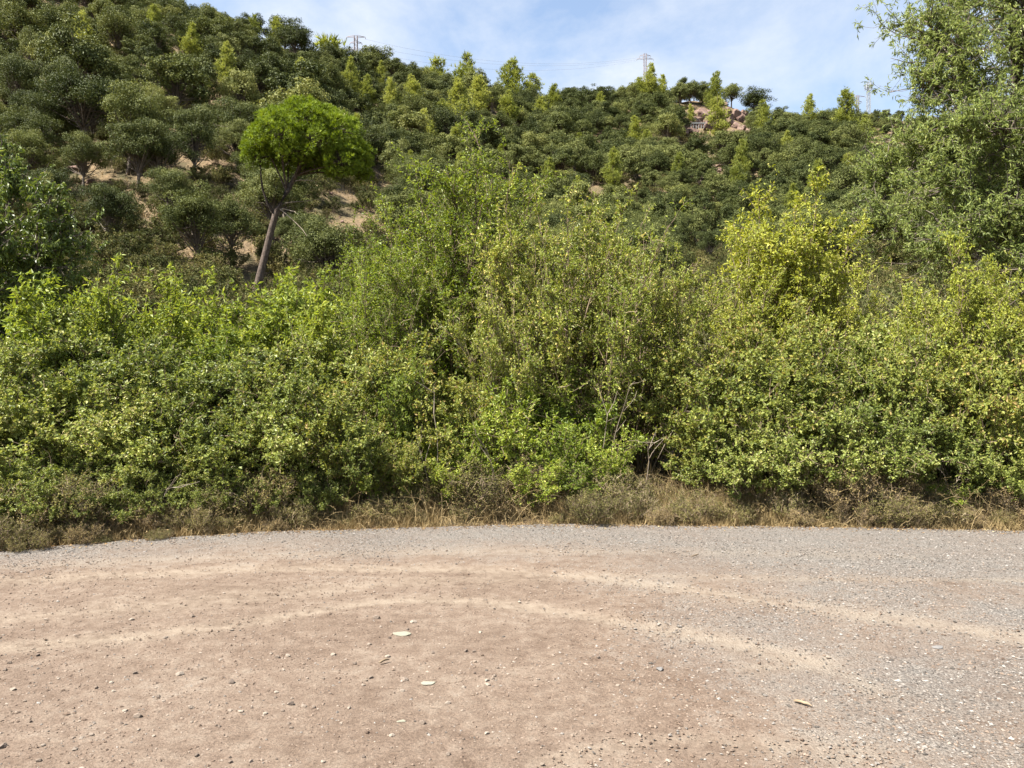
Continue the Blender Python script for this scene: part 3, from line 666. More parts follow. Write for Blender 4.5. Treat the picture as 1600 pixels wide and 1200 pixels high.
# ---------------------------------------------------------------- umbrella pine
def umbrella_pine():
    x, y = UP; z = float(ground_z(x, y)); k = y / F
    w = lambda px, py, dy=0.0: np.array([(px - 398) * k, dy, (466 - py) * k])     # photo pixels at the pine's own distance
    root = bpy.data.objects.new('umbrella_pine', None); col.objects.link(root); root.location = (x, y, z)
    tag(root, 'leaning umbrella pine with a bright green rounded crown above the open slope', 'tree')
    st, fo = MB(), MB()
    main = np.array([w(396, 478), w(404, 440), w(414, 395, .1), w(424, 355, .1), w(432, 330), w(448, 300), w(462, 275), w(475, 250)])
    tubes(st, main, np.array([.20, .18, .165, .155, .15, .12, .10, .07]), 10)
    fork = np.array([w(430, 336), w(420, 320, -.2), w(414, 300, -.3), w(412, 280, -.4), w(410, 255, -.3)]); fk = MB(); tubes(fk, fork, np.array([.075, .065, .05, .04, .025]), 7)
    # uneven dome: lobes given by photo place, depth offset and radius
    lobes = [(415, 225, -.6, 30), (440, 195, .2, 34), (408, 250, -.2, 24), (450, 230, -1.5, 38), (490, 195, -.4, 38), (530, 205, .3, 36), (555, 245, 0, 28), (540, 262, -1.0, 30), (505, 235, -1.6, 34), (480, 215, 1.5, 40), (525, 235, 1.4, 38), (440, 235, 1.4, 36), (470, 250, -1.2, 26), (555, 262, .8, 22), (500, 250, .8, 30), (460, 185, -.2, 22), (510, 182, .2, 20), (480, 250, .2, 24), (530, 268, -.2, 20), (560, 255, -.4, 20), (425, 250, .5, 24), (450, 250, .4, 22), (520, 255, 1.0, 26), (480, 185, -.9, 24), (440, 205, -1.2, 26), (535, 215, -1.1, 26), (405, 235, -.4, 20), (495, 205, -1.4, 26)]
    Pc, Ax, Vl = [], [], []
    for (px, py, dy, r) in lobes:
        c = w(px, py, dy); rr = r * k; nsub = int(14 + r * .9)
        o = nrm(R.normal(0, 1, (nsub, 3)) + [0, -.1, .45]); cc = c + o * rr * uni(.6, 1.0, nsub)[:, None] * [1, 1, .72]
        lim = np.linspace(0, 1, 5)[None, :, None]; b0 = main[5 if px < 470 else 6]; 
        if len(Pc) % 3 == 0 or r > 34: tubes(st, curve_paths(np.array([b0]), np.array([c]), 6, .15, .3), np.linspace(.055, .015, 6)[None], 5)
        tubes(st, curve_paths(np.tile(c, (nsub, 1)), cc, 4, 0, .1), np.linspace(.02, .008, 4)[None] * np.ones((nsub, 1)), 3)
        for q in range(nsub):
            m = 17; oo = nrm(R.normal(0, 1, (m, 3)) + o[q] * .5 + [0, 0, .7]); Pc.append(cc[q] + oo * .26 * uni(.4, 1.1, m)[:, None] * [1, 1, .75]); Ax.append(oo + [0, 0, .45]); Vl.append(np.clip(R.normal(.48, .15, m) + R.normal(0, .1), 0, 1))
    Pc = np.concatenate(Pc); Ax = np.concatenate(Ax); needles(fo, Pc, Ax, 8, .18, .028, .5, np.concatenate(Vl))
    tr_ = obj('trunk', st.mesh('umbrella_pine_trunk', [M['pinebark']]), root); obj('bough', fk.mesh('umbrella_pine_bough', [M['pinebark']]), tr_); obj('crown', fo.mesh('umbrella_pine_crown', [M['stonepine']]), root)
    for a, b in (((436, 326), (482, 372)), ((440, 327), (460, 337)), ((445, 318), (505, 322)), ((462, 283), (500, 290))):
        dd = MB(); tubes(dd, curve_paths(w(*a)[None], w(*b, -.4)[None], 6, .1, .25), np.linspace(.03, .01, 6)[None], 5)
        obj('dead_branch', dd.mesh('umbrella_pine_dead_branch', [M['dead']]), root)
umbrella_pine()

# ---------------------------------------------------------------- the roadside thicket
def sp(name, n, fm, sm='twig', **kw): return [plant(name, *shrub(**kw), fm, sm) for _ in range(n)]
BRAM = sp('bramble', 3, 'bramble', H=1.7, spread=1.25, stems=34, twigs=11, twig_len=.5, nleaf=18000, L=.047, Wd=.034, dryfrac=.03, lean=.5, sub=3, base_r=.5, t0=.25, arch=.22, droop=.25, dome=True, stem_r=.008)
VINE = sp('climbing_vine', 2, 'vine', H=2.0, spread=1.2, stems=30, twigs=11, twig_len=.5, nleaf=15500, L=.05, Wd=.037, sub=3, base_r=.5, t0=.2, arch=.18, droop=.3, dome=True, stem_r=.009, dryfrac=.04)
WILL = sp('willow_shrub', 2, 'willow', dome=True, H=4.6, spread=1.5, stems=26, twigs=26, twig_len=.8, nleaf=36000, L=.054, Wd=.021, dryfrac=.008, sub=4, base_r=.45, t0=.06, up=.55, droop=.12, stem_r=.026)
POPL = sp('privet_shrub', 2, 'poplar', dome=True, H=3.7, spread=1.35, stems=28, twigs=22, twig_len=.62, nleaf=31000, L=.046, Wd=.022, dryfrac=.015, sub=4, base_r=.4, t0=.05, up=.6, droop=.05, stem_r=.020)
LIME = sp('elder_shrub', 2, 'lime', H=3.0, spread=1.1, stems=16, twigs=20, twig_len=.7, nleaf=15000, L=.085, Wd=.038, sub=4, base_r=.4, t0=.15, up=.5, droop=.25, stem_r=.02)
YELL = sp('yellowing_tree', 2, 'yellow', hmin=.82, H=4.6, spread=1.2, stems=22, twigs=24, twig_len=.8, nleaf=24000, L=.066, Wd=.034, sub=4, base_r=.22, t0=.2, up=.5, droop=.2, stem_r=.028)
OLIV = sp('grey_green_shrub', 2, 'olive', H=3.4, spread=1.1, stems=18, twigs=24, twig_len=.7, nleaf=22000, L=.055, Wd=.018, sub=4, base_r=.3, t0=.1, up=.55, droop=.05, stem_r=.022)
YOUNG = sp('young_shrub', 2, 'willow', H=1.5, spread=.5, stems=11, twigs=14, twig_len=.4, nleaf=5000, L=.055, Wd=.024, sub=3, base_r=.15, t0=.08, up=.6, stem_r=.009)
DRYS = sp('dry_shrub', 2, 'dryleaf', H=.75, spread=.62, stems=46, twigs=9, twig_len=.3, nleaf=5200, L=.03, Wd=.013, sub=3, base_r=.34, t0=.1, up=.4, stem_r=.0035, droop=.2, dome=True)
WEED = sp('weedy_shrub', 3, 'weed', H=.75, spread=.62, stems=42, twigs=9, twig_len=.3, nleaf=6000, L=.032, Wd=.014, sub=3, base_r=.34, t0=.1, up=.4, stem_r=.0035, droop=.2, dome=True)

def row(protos, items, H0, cat, group, labels, k=1.0):
    """items: (photo column, distance, photo row of the top, width factor)"""
    for i, it in enumerate(items):
        px, d, pt, wf = it[:4]; x = at_px(px, d); z = float(ground_z(x, d)) - .02; H = (z_px(pt, d) - z) * k; s = H / H0
        put(protos[i % len(protos)], (x, d, z), uni(0, 6.28), (wf * (.5 * s + .5), wf * (.5 * s + .5), s), labels[i] if isinstance(labels, list) else labels, cat, group if not isinstance(labels, list) else None)

# tall shrubs and saplings at the back
row(WILL, [(700, 13.2, 285, 1.15), (760, 12.6, 292, 1.0), (640, 13.6, 340, 1.0), (560, 14.2, 400, .95), (600, 12.4, 420, .9)], 4.6, 'shrub', None,
    ['tall willow shrub at the crest of the thicket beside the upright privets', 'tallest willow shrub topping the roadside thicket', 'willow shrub spreading behind the bright elder leaves', 'lower willow shrub between the elder and the tallest willows', 'mid-height willow shrub in front of the taller willow crowns'], 1.05)
row(POPL, [(860, 11.8, 345, 1.0), (940, 11.4, 362, 1.05), (1000, 11.9, 400, .95), (810, 11.2, 420, .8), (1010, 12.8, 440, .8)], 3.7, 'shrub', None,
    ['upright dense privet beside the tallest willow shrub', 'broad privet with upright whips over the dark hollow', 'privet with fine whips leaning over a bare pale branch', 'narrow privet in front of the willow trunks', 'low privet next to the gap before the yellow tree'], 1.16)
row(LIME, [(130, 11.6, 412, 1.0), (215, 12.4, 430, .9), (300, 13.0, 440, 1.0), (455, 13.0, 425, 1.0), (530, 12.2, 440, .9), (390, 12.6, 490, .9), (345, 12.0, 500, .9), (640, 9.9, 560, .55)], 3.0, 'shrub', None,
    ['lime green broad-leaved shrub next to the dark glossy tree', 'bright green shrub with upright tips behind the bramble bank', 'light green elder rising over the brambles below the umbrella pine', 'fresh green elder beside the umbrella pine trunk', 'bright elder between the pine and the willow shrubs', 'low elder in front of the umbrella pine foot', 'pale elder between two taller elders', 'small bright green sapling in front of the willows near the road'])
row(YELL, [(1225, 14.0, 318, 1.05), (1180, 13.4, 400, .8), (1285, 13.6, 410, .75), (1515, 10.6, 402, .72), (1590, 10.9, 440, .8), (1440, 11.4, 480, .65)], 4.6, 'tree', None,
    ['yellow-green sapling tree standing tallest beside the wooded slope', 'short yellowing sapling leaning on the tall yellow tree', 'yellowing sapling between the tall yellow tree and grey-green shrub', 'yellowing sapling with a rusty tip in front of the big ash', 'yellow-leaved sapling under the big ash beside the pale rocks', 'small yellowing sapling below the ash boughs'], 1.08)
row(OLIV, [(1370, 15.0, 430, 1.0), (1425, 14.4, 440, .9), (1330, 15.5, 470, .8), (395, 16.0, 475, .6), (1090, 15.0, 500, .8), (480, 16.5, 470, .7)], 3.4, 'shrub', None,
    ['grey-green fine-leaved shrub beside the yellow tree', 'dark grey-green shrub under the ash boughs', 'low grey-green shrub above the pale rock bank', 'small grey-green shrub at the foot of the umbrella pine', 'grey-green shrub in the gap below the bare slope', 'low grey-green shrub behind the fresh green elder'])
# bramble and vine bank
row(BRAM, [(-40, 7.75, 770, .5), (55, 7.95, 752, .55), (140, 8.15, 760, .5), (225, 8.4, 745, .5), (320, 8.65, 748, .5), (410, 8.85, 745, .5), (500, 9.0, 742, .5),
    (-120, 9.6, 560, 1.1), (-30, 9.0, 600, 1.0), (60, 9.9, 552, 1.1), (20, 8.5, 690, .8), (150, 9.3, 610, 1.05), (180, 10.6, 545, 1.1), (110, 8.7, 700, .8), (270, 10.2, 560, 1.1), (330, 9.6, 625, 1.0), (250, 9.1, 690, .9), (400, 10.6, 560, 1.1), (480, 9.8, 600, 1.0), (60, 11.3, 520, 1.1), (520, 11.2, 540, 1.1)],
    1.7, 'shrub', None,
    ['low bramble spilling to the road beyond the dark glossy tree', 'small bramble at the road edge below the tall bramble mound', 'small bramble at the road edge in front of the low verge clump', 'small bramble spilling over dry scrub below the upright green shrub', 'small bramble at the verge below the pale elder', 'small bramble at the verge below the elder in front of the pine', 'small bramble at the verge under the broad yellow vine', 'bramble mound running on beyond the dark glossy tree', 'bramble mound in front of the dark glossy tree by the road', 'tall bramble mound under the dark glossy tree', 'low bramble spill at the road edge below the dark glossy tree', 'bramble mound below the lime green broad-leaved shrub', 'high bramble mound between the lime shrub and the upright green shrub', 'low bramble clump at the verge below the lime shrub', 'bramble mound below the upright green shrub', 'bramble mound beside the yellowing vines below the pale elder', 'low bramble clump among dry scrub below the upright green shrub', 'bramble mound below the elder in front of the umbrella pine', 'bramble mound surrounded by yellowing vines', 'bramble mound at the back against the dark glossy tree trunk', 'bramble mound at the back below the bright elder'])
row(VINE, [(300, 9.0, 700, .7), (210, 9.0, 690, .7), (360, 9.2, 670, .75), (470, 9.2, 690, .7), (560, 9.3, 680, .7), (640, 9.4, 690, .65), (420, 9.6, 650, .85), (530, 9.7, 610, .95), (600, 10.4, 560, 1.0), (690, 10.2, 600, .9), (380, 10.0, 600, .8)],
    2.0, 'shrub', None,
    ['low vine tangle over the verge beside the bramble clump', 'low vine tangle among brambles below the lime shrub', 'vine tangle with dry stems in front of the bramble mound', 'low yellowing vine at the verge below the surrounded bramble', 'low yellowing vine in front of the broad yellow vine', 'low vine tangle in front of the small bright sapling', 'yellowing vine next to the bramble mound', 'broad yellow vine mound below the bright elder', 'high vine mound climbing into the mid-height willow', 'vine mound behind the small bright green sapling', 'vine mound behind the bramble below the umbrella pine'])
row(VINE, [(1110, 10.8, 545, .9), (1160, 10.2, 560, 1.05), (1240, 10.4, 555, 1.05), (1330, 10.7, 545, 1.0), (1400, 10.1, 560, .95), (1130, 9.6, 650, .75), (1210, 11.6, 505, 1.0), (1560, 9.6, 560, .9), (1640, 10.0, 540, 1.0)],
    2.0, 'shrub', None,
    ['vine mound beside the dark hollow under the privet', 'vine mound below the short yellowing sapling', 'vine mound below the tall yellow tree', 'vine mound in front of the low grey-green shrub', 'vine mound below the grey-green shrub beside the yellow tree', 'low vine tangle at the verge beside the dark hollow', 'high vine tangle around the foot of the tall yellow tree', 'vine mound around the yellowing sapling with the rusty tip', 'vine mound running on beyond the big ash'])
row(BRAM, [(1170, 9.4, 680, .85), (1260, 9.4, 650, .9), (1350, 9.5, 640, .95), (1440, 9.6, 640, .85), (1520, 9.4, 720, .7), (1600, 9.2, 700, .8), (1480, 11.0, 540, 1.1), (1400, 12.0, 510, 1.1)],
    1.7, 'shrub', None,
    ['low bramble next to the vine beside the dark hollow', 'bramble mound below the vines of the tall yellow tree', 'bramble mound below the vine in front of the grey-green shrub', 'bramble mound below the small yellowing sapling', 'small bramble under the sapling with the rusty tip', 'bramble at the verge under the big ash', 'high bramble mound below the ash boughs', 'bramble mound at the foot of the dark grey-green shrub'])
row(BRAM, [(-260, 9.4, 570, 1.2), (-400, 9.8, 560, 1.2), (-550, 10.0, 550, 1.3), (-330, 11.0, 500, 1.3), (-700, 10.5, 540, 1.3), (-500, 11.8, 470, 1.4)], 1.7, 'shrub', 'brambles beyond the glossy tree', 'bramble mound along the road on beyond the dark glossy tree')
row(VINE, [(1740, 9.6, 570, 1.1), (1850, 10.0, 540, 1.2), (1980, 9.8, 550, 1.2), (2120, 10.2, 540, 1.3), (1900, 11.5, 470, 1.4), (2300, 10.6, 520, 1.3)], 2.0, 'shrub', 'vines beyond the ash', 'vine mound along the road on beyond the big ash')
row(YOUNG, [(830, 9.25, 705, .95), (790, 9.7, 620, 1.0), (870, 9.8, 640, 1.0), (735, 9.7, 650, .9), (950, 9.7, 660, .9), (905, 9.4, 715, .8), (700, 9.3, 700, .8), (590, 9.3, 690, .9), (1480, 9.1, 745, .8), (765, 10.3, 590, 1.0), (910, 10.3, 600, 1.1), (850, 10.6, 570, 1.0), (670, 9.8, 640, .9)], 1.5, 'shrub', None,
    ['fresh green leafy shrub standing alone at the verge below the willows', 'young green shrub in front of the narrow privet', 'young shrub at the foot of the upright privet', 'young green shrub at the foot of the tallest willow', 'young shrub at the lip of the dark hollow', 'short shrub next to the fresh green verge shrub', 'small green shrub over brown verge grass below the willow', 'young green shrub against the yellowing vines', 'small lime shrub among dry grass under the ash', 'young shrub between the tallest willow and the narrow privet', 'young shrub under the broad privet', 'young shrub behind the one at the foot of the upright privet', 'young shrub between willow and vine mound'])
for i in range(92):
    px = -70 + 1740 * (i + uni(0, 1)) / 92; back = i % 2; d = float(edge_y(at_px(px, 8.6))) + (uni(.6, 1.15) if back else uni(.2, .6)); x = at_px(px, d)
    s = (uni(.45, 1.15) if back else uni(.25, .7)) * (.72 if px < 560 else .8)
    if R.random() < .1: continue
    dry = R.random() < (.18 if px < 560 else .25); pr = DRYS[i % 2] if dry else WEED[i % 3]
    near_ = ['below the brambles', 'below the yellowing vines', 'below the willows and privets', 'below the yellow tree', 'below the big ash'][int(np.searchsorted([330, 690, 1040, 1330], px))]
    put(pr, (x, d, float(ground_z(x, d)) - .02), uni(0, 6.28), (s, s, s * uni(.7, 1.1)), (f'brown dry shrub on the verge {near_}' if dry else f'olive-brown weedy shrub on the verge {near_}') + (' behind the front scrub' if back else ' at the road edge'), 'shrub', 'dry scrub along the verge')


# dark glossy tree at the thicket's end
def big_tree(name, label, base, limbs, fm, twigs_per, twig_len, nleaf, L, Wd, droop, sub=3):
    """tree given by its limbs (paths with radii, in metres from the base)"""
    root = bpy.data.objects.new(name, None); col.objects.link(root); root.location = base; tag(root, label, 'tree')
    st, fo = MB(), MB(); tb, td, tl = [], [], []; trunk = None
    for pts, r0, r1, lo in limbs:
        p = np.array(pts, float); t = np.linspace(0, len(p) - 1, 14); q = np.stack([np.interp(t, np.arange(len(p)), p[:, k]) for k in range(3)], -1)
        q[1:-1] = (q[:-2] + q[1:-1] * 2 + q[2:]) / 4; q += np.cumsum(R.normal(0, .02, q.shape), 0) * .6
        lb = MB(); tubes(lb, q, np.linspace(r0, r1, 14), 8)
        if trunk is None: trunk = obj('trunk', lb.mesh(name + '_trunk', [M['bark']]), root)
        else: obj('bough', lb.mesh(name + '_bough', [M['bark']]), trunk)
        n = twigs_per; ti = lo + (1 - lo) * uni(0, 1, n); b, tg = sample(q[None], np.zeros(n, int), ti)
        d = nrm(R.normal(0, 1, (n, 3)) + tg * .6 + [0, 0, .25]); tb.append(b); td.append(d); tl.append(twig_len * uni(.5, 1.3, n) * (1.2 - .6 * ti))
    tb = np.concatenate(tb); td = np.concatenate(td); tl = np.concatenate(tl)
    B = curve_paths(tb, tb + td * tl[:, None], 6, -.05 * tl, .2 * twig_len); tubes(st, B, np.linspace(.022, .006, 6)[None] * np.ones((len(B), 1)), 4)
    m = len(B) * 7; bi = np.repeat(np.arange(len(B)), 7); b, tg = sample(B, bi, uni(.2, 1, m)); d = nrm(R.normal(0, .8, (m, 3)) + tg * .6); l2 = tl[bi] * uni(.25, .55, m)
    Q = curve_paths(b, b + d * l2[:, None], 4, -droop * l2 * .5, .1 * twig_len); tubes(st, Q, np.linspace(.006, .002, 4)[None] * np.ones((m, 1)), 3)
    m2 = m * sub; qi = np.repeat(np.arange(m), sub); b, tg = sample(Q, qi, uni(.25, 1, m2)); d = nrm(R.normal(0, .7, (m2, 3)) + tg * .7); l3 = l2[qi] * uni(.3, .6, m2)
    Q3 = curve_paths(b, b + d * l3[:, None], 3, -droop * l3 * .6, .05 * twig_len); ribbons(st, Q3, np.linspace(.003, .0012, 3)[None])
    li = R.integers(0, m2, nleaf); p, tg = sample(Q3, li, uni(.05, 1, nleaf))
    D = nrm(tg * .5 + R.normal(0, .55, (nleaf, 3)) + [0, 0, -droop]); N = nrm(R.normal(0, .42, (nleaf, 3)) + nrm(p * [1, 1, 0]) * .45 + [0, 0, .5])
    leaves(fo, p, D, N, L * uni(.65, 1.25, nleaf), Wd * uni(.7, 1.2, nleaf), .2, .18, np.clip(R.normal(.42, .2, nleaf), 0, 1))
    obj('twigs', st.mesh(name + '_twigs', [M['bark']]), root); obj('crown', fo.mesh(name + '_crown', [M[fm]]), root)
x, d = at_px(0, 13.4), 13.4
big_tree('glossy_tree', 'dark glossy-leaved tree with hanging leaves at the end of the thicket', (x, d, float(ground_z(x, d))),
         [([(0, 0, -.2), (.05, 0, 1.6), (.1, .1, 3.4), (.0, .1, 5.1)], .13, .03, .2), ([(0, 0, .8), (.5, -.2, 2.0), (.8, -.3, 3.3), (.75, -.2, 4.4)], .07, .02, .2), ([(0, 0, .8), (-.7, -.3, 2.2), (-1.0, -.2, 3.4), (-.9, 0, 4.6)], .07, .02, .2),
          ([(0, 0, .6), (.2, -.7, 1.6), (.3, -1.0, 2.8), (.4, -.9, 3.9)], .06, .02, .2), ([(0, 0, .8), (.1, .8, 2.2), (.3, 1.1, 3.4), (.5, 1.0, 4.4)], .06, .02, .2), ([(0, 0, .6), (-1.2, -.2, 1.8), (-1.8, -.2, 3.2), (-1.9, -.2, 4.4)], .06, .02, .2), ([(0, 0, .5), (.7, -.5, 1.4), (1.1, -.6, 2.2)], .05, .02, .2)],
         'dark', 46, .85, 54000, .098, .042, .75)
# the big ash, its boughs reaching over the thicket
d = 17.5; x = at_px(1600, d); zb = float(ground_z(x, d)); w = lambda px, py, dy=0: ((px - 1600) / F * d, dy, z_px(py, d) - zb)
big_tree('ash_tree', 'tall feathery ash tree reaching over the end of the thicket into the sky', (x, d, zb),
         [([(0, 0, -.3), w(1598, 450), w(1592, 300), w(1585, 160), w(1580, 20), w(1572, -120), w(1570, -230)], .20, .04, .3),
          ([w(1592, 320), w(1560, 262, -.3), w(1535, 222, -.5), w(1515, 185, -.5), w(1492, 158, -.6), w(1452, 156, -.7), w(1412, 140, -.7)], .085, .018, .25),
          ([w(1512, 182, -.5), w(1490, 150, -.5), w(1470, 105, -.5), w(1446, 70, -.4), w(1438, 38, -.4)], .04, .012, .3),
          ([w(1590, 260), w(1560, 180, .5), w(1535, 100, .7), w(1530, 20, .8), w(1540, -60, .8)], .08, .02, .25),
          ([w(1588, 200), w(1600, 100, -1.0), w(1600, 0, -1.2), w(1590, -80, -1.2)], .08, .02, .2),
          ([w(1597, 420), w(1560, 370, -.8), w(1510, 330, -1.2), w(1460, 310, -1.4), w(1415, 300, -1.4)], .07, .016, .15),
          ([w(1597, 430), w(1550, 390, .8), w(1490, 350, 1.2), w(1440, 330, 1.3), w(1405, 335, 1.3)], .07, .016, .2),
          ([w(1597, 400), w(1570, 330, -1.6), w(1560, 280, -2.0), w(1545, 235, -2.2)], .06, .016, .15),
          ([w(1597, 440), w(1560, 410, -1.2), w(1500, 385, -1.6), w(1450, 380, -1.7), w(1415, 395, -1.7)], .06, .014, .2),
          ([w(1597, 380), w(1640, 300, -.4), w(1690, 220, -.6), w(1710, 140, -.6)], .08, .02, .2),
          ([w(1590, 240), w(1640, 150, .4), w(1670, 40, .4), w(1680, -60, .4)], .08, .02, .2),
          ([w(1593, 330), w(1540, 290, 1.4), w(1480, 250, 1.9), w(1440, 225, 2.0)], .06, .016, .2),
          ([w(1588, 150), w(1560, 60, -.9), w(1548, -20, -1.0)], .06, .016, .2),
          ([w(1592, 310), w(1545, 255, -1.3), w(1480, 228, -1.7), w(1425, 232, -1.8)], .06, .014, .15), ([w(1590, 250), w(1560, 215, .6), w(1520, 205, 1.0), w(1470, 200, 1.2)], .05, .014, .15), ([w(1597, 470), w(1575, 440, -1.6), w(1540, 430, -2.4), w(1500, 445, -2.7)], .05, .014, .15), ([w(1597, 460), w(1610, 420, -1.8), w(1605, 400, -2.6), w(1590, 395, -3.0)], .05, .014, .15)],
         'ash', 42, 1.25, 145000, .108, .028, .3)

# ---------------------------------------------------------------- dry verge: grass, dead stems, litter
g = MB(); n = 20000
x = uni(-9, 9, n); off = R.gamma(2.0, .28, n); y = edge_y(x) + .02 + off + .12 * fbm(x * 2, x * 0, 3)
dens = .55 + .9 * fbm(x * .9, y * .9 + 40, 3); keep = R.random(n) < np.clip(dens, .12, 1) * np.where(x < -2, .55, 1.0); x, y, off = x[keep], y[keep], off[keep]
P = np.stack([x, y, ground_z(x, y) - .01], -1); hh = np.clip(.07 + .34 * np.minimum(off, .9), .07, .38) * uni(.5, 1.3, len(P))
needles(g, P, np.stack([R.normal(0, .35, len(P)), R.normal(-.1, .35, len(P)), np.ones(len(P))], -1), 6, hh, .008, .38, np.clip(R.normal(.42, .24, len(P)), 0, 1))
n = 2600; x = uni(-9, 9, n); off = R.gamma(2.2, .26, n); y = edge_y(x) + .08 + off; A = np.stack([x, y, ground_z(x, y) - .02], -1)
ln = uni(.25, .85, n) * np.clip(.5 + off, .4, 1.3) * (.7 + .6 * fbm(x * .8, y * .8 + 70, 3)); dr = nrm(np.stack([R.normal(0, .7, n), R.normal(-.15, .5, n), uni(.35, 1.1, n)], -1))
C_ = curve_paths(A, A + dr * ln[:, None], 6, .18 * ln, .12); tubes(g, C_, np.linspace(.0035, .0012, 6)[None] * np.ones((n, 1)), 3, np.repeat(np.clip(R.normal(.55, .28, n), 0, 1), 18))
li = R.integers(0, n, 10000); p_, tg_ = sample(C_, li, uni(.3, 1, 10000)); D_ = nrm(tg_ * .5 + R.normal(0, .6, (10000, 3)))
leaves(g, p_, D_, nrm(R.normal(0, 1, (10000, 3))), uni(.012, .035, 10000), uni(.006, .014, 10000), .2, .1, np.clip(R.normal(.42, .25, 10000), 0, 1))
tag(obj('verge_grass', g.mesh('verge_grass', [M['straw']])), 'dry brown grass along the verge between road and thicket', 'grass', kind='stuff')
g = MB(); n = 5200
x = uni(-9, 9, n); y = edge_y(x) + R.normal(.12, .13, n) + .06 * fbm(x * 3, x * 0, 2)
P = np.stack([x, y, np.where(y < edge_y(x) + .1, .012, ground_z(x, y) + .012)], -1); a = uni(0, 6.28, n)
leaves(g, P, np.stack([np.cos(a), np.sin(a), R.normal(0, .2, n)], -1), nrm(R.normal(0, .3, (n, 3)) + [0, 0, 1]), uni(.015, .045, n), uni(.008, .02, n), .2, .1, np.clip(R.normal(.5, .25, n), 0, 1))
tag(obj('leaf_litter', g.mesh('leaf_litter', [M['litter']])), 'fallen brown leaves and chaff along the edge of the road', 'litter', kind='stuff')
# bare stems: photo foot, photo tip, distance
STEMS = [((1000, 610), (1120, 520), 10.3), ((930, 640), (990, 600), 9.9), ((940, 600), (1000, 585), 9.9), ((690, 720), (696, 590), 9.4), ((683, 715), (677, 650), 9.4), ((255, 745), (240, 690), 9.0), ((270, 735), (300, 700), 9.0),
         ((330, 790), (375, 760), 8.7), ((190, 770), (150, 735), 8.8), ((1500, 720), (1440, 660), 9.4), ((1530, 730), (1490, 660), 9.4), ((1490, 725), (1400, 690), 9.3), ((1270, 740), (1275, 680), 9.3), ((780, 760), (775, 640), 9.3), ((1460, 790), (1540, 700), 9.2), ((1380, 790), (1320, 740), 9.2), ((240, 800), (250, 745), 8.4), ((1000, 700), (1030, 660), 9.5)]
for i, (a, b, d) in enumerate(STEMS):
    A = np.array([at_px(a[0], d), d, float(ground_z(at_px(a[0], d), d)) - .05]); B = np.array([at_px(b[0], d), d - .25, z_px(b[1], d)])
    s_ = MB(); c = curve_paths((A * 0)[None], (B - A + [uni(-.3, .3), 0, -.15])[None], 8, uni(.1, .3), .4); tubes(s_, c, np.linspace(.0065, .0025, 8)[None], 5, .6)
    t = uni(.4, .95, 4); bb, tg = sample(np.repeat(c, 4, 0), np.arange(4), t); tubes(s_, curve_paths(bb, bb + nrm(tg + R.normal(0, .5, (4, 3))) * uni(.15, .4, 4)[:, None], 5, 0, .06), np.linspace(.004, .0018, 5)[None] * np.ones((4, 1)), 3, .7)
    tag(obj('dead_stem', s_.mesh('dead_stem', [M['dead']]), None, A), 'pale bare dead stem poking out of the thicket', 'stem', 'dead stems in the thicket')

# ---------------------------------------------------------------- gravel and loose stones on the road
def pebbles(mb, x, y, s, val):
    n = len(x); o = np.array([(1, 0, 0), (0, 1, 0), (-1, 0, 0), (0, -1, 0), (0, 0, 1), (0, 0, -1)], float)
    V = o[None] * uni(.65, 1.25, (n, 6, 1)) + R.normal(0, .16, (n, 6, 3)); V *= [1, 1, .62]
    a = uni(0, 6.28, n); c, s2 = np.cos(a)[:, None], np.sin(a)[:, None]; X = V[..., 0] * c * 1.25 - V[..., 1] * s2; Y = V[..., 0] * s2 * 1.25 + V[..., 1] * c
    V = np.stack([X, Y, V[..., 2]], -1) * s[:, None, None]
    zr = .010 * fbm(x * .9, y * .9, 3) + .007 * fbm(x * 6, y * 6, 3)
    V += np.stack([x, y, zr + s * .22], -1)[:, None]
    f = np.array([(0, 1, 4), (1, 2, 4), (2, 3, 4), (3, 0, 4), (1, 0, 5), (2, 1, 5), (3, 2, 5), (0, 3, 5)])
    mb.add(V, (np.arange(n)[:, None, None] * 6 + f[None]).reshape(-1, 3), np.repeat(val, 6))
g = MB(); n = 152000
y = 2.6 + 6.1 * uni(0, 1, n) ** 1.15; x = y * uni(-.74, .74, n); k = y < edge_y(x) + .1; x, y = x[k], y[k]
gm = grey_mask(x, y); du = np.zeros(len(x))
for pts, w_, s_ in TRACKS: du = np.maximum(du, s_ * np.exp(-(poly_dist(x, y, smooth([gp(*p) for p in pts])) / w_) ** 2))
pr = (.22 + .55 * gm) * (1 - .6 * du) * np.clip(.75 + 1.1 * fbm(x * 1.4, y * 1.4 + 30, 3), .15, 1); k = R.random(len(x)) < pr; x, y, gm = x[k], y[k], gm[k]
s = np.clip(R.lognormal(math.log(.0048), .36, len(x)), .002, .013) * (1 + .15 * gm)
g2 = MB(); isg = R.random(len(x)) < gm * .85 + .08; val = np.clip(R.normal(.46, .2, len(x)), 0, 1)
pebbles(g, x[isg], y[isg], s[isg], val[isg]); pebbles(g2, x[~isg], y[~isg], s[~isg], val[~isg])
em_mat = solid_mat('earth_grit', [(.08, (.068, .046, .033)), (.35, (.118, .083, .061)), (.65, (.165, .124, .095)), (.95, (.225, .185, .15))], 30, .95, 0, use_v=1.1)
tag(obj('grit', g2.mesh('grit', [em_mat])), 'reddish earth grit and small stones over the dirt of the road', 'grit', kind='stuff')
gm_mat = solid_mat('gravel', [(.08, (.062, .054, .047)), (.35, (.125, .110, .097)), (.65, (.188, .167, .149)), (.95, (.245, .226, .204))], 30, .92, 0, use_v=1.3)
tag(obj('gravel', g.mesh('gravel', [gm_mat])), 'loose crushed stone and grit spread over the road', 'gravel', kind='stuff')

